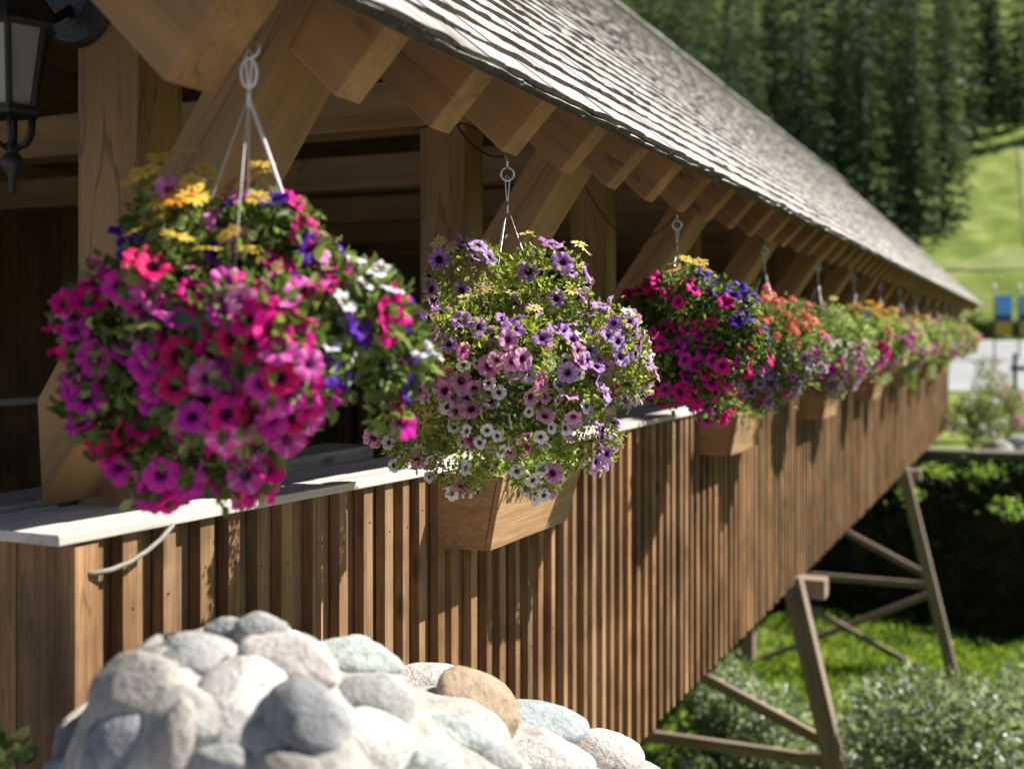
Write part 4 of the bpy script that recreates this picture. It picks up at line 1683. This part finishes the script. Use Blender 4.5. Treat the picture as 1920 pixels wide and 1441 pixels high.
# kerb wall on top of the bank
kerb = thing('retaining_kerb', (1.5, 23.6, -2.8), 'weathered grey retaining kerb along the top of the far bank', 'kerb')
mb = MB()
for i in range(9):
    x0 = -2.6 + i * 1.5
    mb.beam((x0 + .004, 23.4, -2.72), (1.49, 0, 0), (0, .42, 0), (0, 0, .44 + .01 * (i % 2)))
mb.build('kerb_block', M['concrete'], kerb, bevel=.03)
MB().beam((-2.7, 23.32, -2.27), (13.6, 0, 0), (0, .55, 0), (0, 0, .10)).build('coping', M['concrete'], kerb, bevel=.02)

PINK = [(.36, .42, .2), (.30, .38, .16), (.42, .46, .28), (.22, .3, .1)]
far_b = [(-1.25, 25.6, .5, .5, 1.5, 'white', 'pale bush with whitish plumes beside the far bridge end'), (-.55, 26.6, .6, .5, 1.2, 'lightpink', 'pale pink flowering bush beyond the kerb'),
         (.3, 25.6, .7, .6, .95, 'white', 'low pale rounded bush above the kerb'), (1.4, 26.2, .8, .6, 1.1, 'white', 'pale bush above the kerb at the right edge'),
         (-.9, 28.4, .6, .6, 1.7, 'lightpink', 'taller pale bush with pink plumes behind the others'), (2.6, 27.4, .8, .7, 1.2, 'white', 'pale bush out beyond the kerb, farthest right')]
for q, (x, y, rx, ry, hh, fk, lb) in enumerate(far_b):
    bush('flowering_bush', x, y, rx * 1.25, ry * 1.25, hh * 1.35, 2600, .075, PINK, lb, 'bush', 'pale bushes beyond the far end of the bridge', 500 + q, .4, flow=fk, nfl=40, up=.8)
for q, (x, y, s_) in enumerate([(-.75, 24.5, .34), (-.2, 24.4, .24), (.75, 24.5, .3), (-.45, 24.9, .42)]):
    v, f = stone_mesh(700 + q, .8)
    z0 = float(ground_h(x, y))
    mb = MB()
    mb.add([Vector((x, y, z0 + s_ * .4)) + Vector((p.x * s_, p.y * s_ * .8, p.z * s_ * .8)) for p in v], f)
    o = mb.build('boulder', STONE['grey'], smooth=True, origin=(x, y, z0))
    o.location = (x, y, z0)
    tag(o, ['grey boulder nearest the far bridge corner', 'small grey boulder just behind the kerb', 'grey boulder under the low pale bush', 'largest grey boulder, behind the small ones'][q], 'boulder', 'boulders above the kerb')

# sprigs on the bank that catch the light
for q, (x, y, z, lb) in enumerate([(-2.1, 22.0, -2.85, 'sunlit leafy sprig by the far end of the siding'), (-1.7, 22.7, -2.5, 'yellow-green sprig hanging just below the kerb, left one'),
                                   (-.98, 22.7, -2.52, 'yellow-green sprig hanging just below the kerb, right one'), (-.4, 21.9, -3.0, 'pale leafy sprig against the dark bank at the right edge')]):
    rsx2 = np.random.RandomState(800 + q)
    n = 70
    th = thing('sprig', (x, y + .5, z - .6), lb, 'plant', 'leafy sprigs on the dark bank')
    pos = np.array([x, y, z]) + rsx2.normal(size=(n, 3)) * np.array([.16, .12, .10])
    V, F, Cc = leaf_arrays(pos, rsx2.normal(size=(n, 3)) + np.array([.4, 0, .5]), rsx2.uniform(.07, .13, n), pick_cols(n, [(.2, .33, .06), (.28, .4, .1)], .2, rsx2), .6, .2, rsx2)
    np_mesh('foliage', V, F, Cc, M['leaf'], th)
    MB().tube([Vector((x, y + .9, z - .25)), Vector((x, y + .35, z - .12)), Vector((x, y, z))], [.014, .01, .006], 5).build('stem', M['bark'], th)

# red geranium beside the stone wall
bush('geranium_plant', -1.61, 1.46, .11, .11, 1.3, 900, .035, G_PET + G_PALE, 'small red-flowered geranium at the left end of the stone wall', 'plant', None, 610, .8, base=-1.62, flow='red', nfl=40)

# ------------------------------------------------------------------ banners, post, hedges, spruces
for q, (xpix, lb) in enumerate([(1882, 'blue and gold banner on a pole, left one of the pair'), (1928, 'blue and gold banner on a pole, right one at the picture edge')]):
    Zb = 52.0
    ctr = pix_ray(xpix, 590) * 1.0
    ctr = ctr * (Zb / ctr.dot(Vector((-SY, CY, 0))))
    g = float(ground_h(ctr.x, ctr.y))
    th = thing('banner', (ctr.x, ctr.y, g), lb, 'banner', 'banners by the road')
    w = .33
    MB().tube([Vector((ctr.x - w - .05, ctr.y, g)), Vector((ctr.x - w - .05, ctr.y, 2.05))], .035, 8).build('pole', M['iron'], th, smooth=True)
    MB().lathe((ctr.x - w - .05, ctr.y, 2.05), [(.05, 0), (.09, .06), (.06, .14), (.01, .17)], 10).build('finial', M['plastic'], th, smooth=True)
    for (za, zb, mk) in ((1.72, .88, 'blue'), (.88, .55, 'navy'), (.55, -.05, 'gold')):
        mb = MB()
        mb.beam((ctr.x - w, ctr.y - .01 + .002 * len(mk), zb), (2 * w, 0, 0), (0, .02, 0), (0, 0, za - zb - .002))
        mb.build('cloth', M[mk], th)
sx, sy = 1.0, 40.0
c_ = pix_ray(1903, 690)
c_ = c_ * (40.0 / c_.dot(Vector((-SY, CY, 0))))
g = float(ground_h(c_.x, c_.y))
th = thing('sign_post', (c_.x, c_.y, g), 'dark green wooden post with a crosspiece beside the road', 'post')
MB().beam((c_.x - .07, c_.y - .07, g), (0, 0, 1.35), (.14, 0, 0), (0, .14, 0)).build('post', M['sash'], th, bevel=.01)
MB().beam((c_.x - .16, c_.y - .10, g + .75), (.9, 0, 0), (0, .03, 0), (0, 0, .16)).build('crosspiece', M['sash'], th, bevel=.008)

HED = [(.06, .12, .02), (.09, .16, .03), (.045, .085, .02), (.14, .22, .05)]
hed = [(-6.5, 80, 2.6, 1.4, 1.9), (-3.3, 81, 2.4, 1.4, 1.7), (-.3, 80.5, 2.5, 1.5, 2.0), (2.8, 81, 2.5, 1.4, 1.8), (5.8, 80.5, 2.4, 1.4, 1.9), (9.0, 81, 2.5, 1.4, 1.9), (-8.5, 87, 2.0, 1.4, 1.4), (-13, 92, 2.5, 2, 3.0)]
hl = ['dark green hedge bush right above the eaves tip', 'dark hedge bush left of the banners', 'dark hedge bush behind the left banner', 'dark hedge bush behind the right banner', 'dark hedge bush at the right picture edge', 'dark hedge bush out beyond the right edge', 'lighter low bush at the foot of the spruces', 'pale tall bush half hidden between spruces']
for q, (x, y, rx, ry, hh) in enumerate(hed):
    bush('hedge_bush', x, y, rx, ry, hh, 1800, .22, HED if q < 6 else G_PALE, hl[q], 'bush', 'bushes at the foot of the meadow', 900 + q, .6)


def spruce_arrays(seed, H, W):
    rsx = np.random.RandomState(seed)
    parts_p, parts_a, parts_s, cols = [], [], [], []
    nwh = int(H * 2.3)
    for i in range(nwh):
        u = (i + rsx.rand()) / nwh
        z = H * (.04 + .955 * u)
        r = W * (1 - u) ** .78 * (.75 + .4 * rsx.rand()) + .12
        nb = int(6 + 5 * (1 - u))
        for b in range(nb):
            a = rsx.uniform(0, 6.283)
            rl = r * rsx.uniform(.65, 1.15)
            nl = max(4, int(rl * 6))
            k = (np.arange(nl) + rsx.rand(nl)) / nl
            dirv = np.array([math.cos(a), math.sin(a), 0])
            droop = -.28 - .2 * rsx.rand()
            p = dirv[None] * (rl * k)[:, None] + np.array([0, 0, z])[None] + np.array([0, 0, 1.])[None] * (droop * rl * k ** 1.3 + .12 * rl * k ** 3)[:, None]
            p += rsx.normal(size=p.shape) * .05
            sd = np.array([-math.sin(a), math.cos(a), 0])
            sgn = rsx.choice([-1, 1], nl)
            axv = dirv[None] * .7 + sd[None] * (sgn * rsx.uniform(.2, 1.0, nl))[:, None] + np.array([0, 0, -.45])[None] + rsx.normal(size=(nl, 3)) * .2
            parts_p.append(p)
            parts_a.append(axv)
            parts_s.append(rsx.uniform(.32, .7, nl) * (.6 + .5 * (1 - u)))
            c = np.array([(.072, .108, .056), (.10, .145, .062), (.05, .08, .046), (.155, .20, .08)])[rsx.randint(0, 4)]
            cols.append(np.clip(c[None] * (1 + .5 * (k - .5))[:, None] * rsx.uniform(.75, 1.25), 0, 1))
    p, a, s_, c = np.concatenate(parts_p), np.concatenate(parts_a), np.concatenate(parts_s), np.concatenate(cols)
    return leaf_arrays(p, a, s_, c, .34, .15, rsx)


protos = []
for q in range(5):
    H, W = [(27, 2.5), (24, 2.1), (30, 2.9), (22, 2.0), (26, 2.3)][q]
    V, F, Cc = spruce_arrays(1000 + q, H, W)
    o = np_mesh('crown', V, F, Cc, M['needle'])
    tm = MB()
    tm.tube([Vector((0, 0, -.6)), Vector((.03, 0, H * .3)), Vector((-.04, .03, H * .7)), Vector((0, 0, H * .985))], [.26, .19, .09, .015], 8)
    t_o = tm.build('trunk', M['bark'])
    protos.append((o.data, t_o.data))
    bpy.data.objects.remove(o)
    bpy.data.objects.remove(t_o)

pos_t = []
r3 = random.Random(21)


def img_x(x, y):
    f_ = -SY * x + CY * y
    return 960 + 2200 * (CY * x + SY * y) / f_


rows = [(76, 0), (82, 1), (88, 0), (94, 1), (100, 0), (107, 1), (115, 0), (124, 1), (134, 0), (146, 0), (160, 1)]
for d_row, odd in rows:
    sp = 3.5 + d_row * .012
    x = -84 + odd * 1.6
    while x < 16:
        xx, yy = x + r3.uniform(-.9, .9), d_row + r3.uniform(-2.2, 2.2)
        px = img_x(xx, yy)
        lim = 1560 if d_row < 92 else 1660 if d_row < 97 else 1765 if d_row < 104 else 1790 if d_row < 132 else 2060
        lo = 820
        if lo < px < lim and not (d_row < 92 and px > 1380 + (d_row - 76) * 12):
            pos_t.append((xx, yy, px))
        x += sp
# two spruces standing forward at the meadow edge
for (px, Zt) in ((1768, 97), (1705, 95), (1655, 96), (1860, 131), (1790, 118)):
    c_ = pix_ray(px, 626) * 1.0
    c_ = c_ * (Zt / c_.dot(Vector((-SY, CY, 0))))
    pos_t.append((c_.x, c_.y, px))
for q, (x, y, px) in enumerate(pos_t):
    k = r3.randrange(5)
    z0 = float(ground_h(x, y))
    s_ = r3.uniform(.85, 1.15)
    sz = 'broad' if k in (0, 2) else 'slender'
    where = 'right of the meadow track' if px > 1800 else 'at the meadow edge' if px > 1690 else 'deep in the forest' if px > 1400 else 'above the roof ridge'
    row = 'front row' if y < 98 else 'middle rows' if y < 120 else 'back rows'
    th = thing('spruce_tree', (x, y, z0), f'{sz} green spruce {where}, {row} of the hillside', 'tree', 'spruces on the hillside behind the bridge', rz=r3.uniform(0, 6.28))
    th.scale = (s_ * r3.uniform(.9, 1.1), s_ * r3.uniform(.9, 1.1), s_)
    for nm, me, mt in (('crown', protos[k][0], None), ('trunk', protos[k][1], None)):
        o = bpy.data.objects.new(nm, me)
        C.objects.link(o)
        o.parent = th
print('spruces', len(pos_t), 'objects', len(bpy.data.objects))
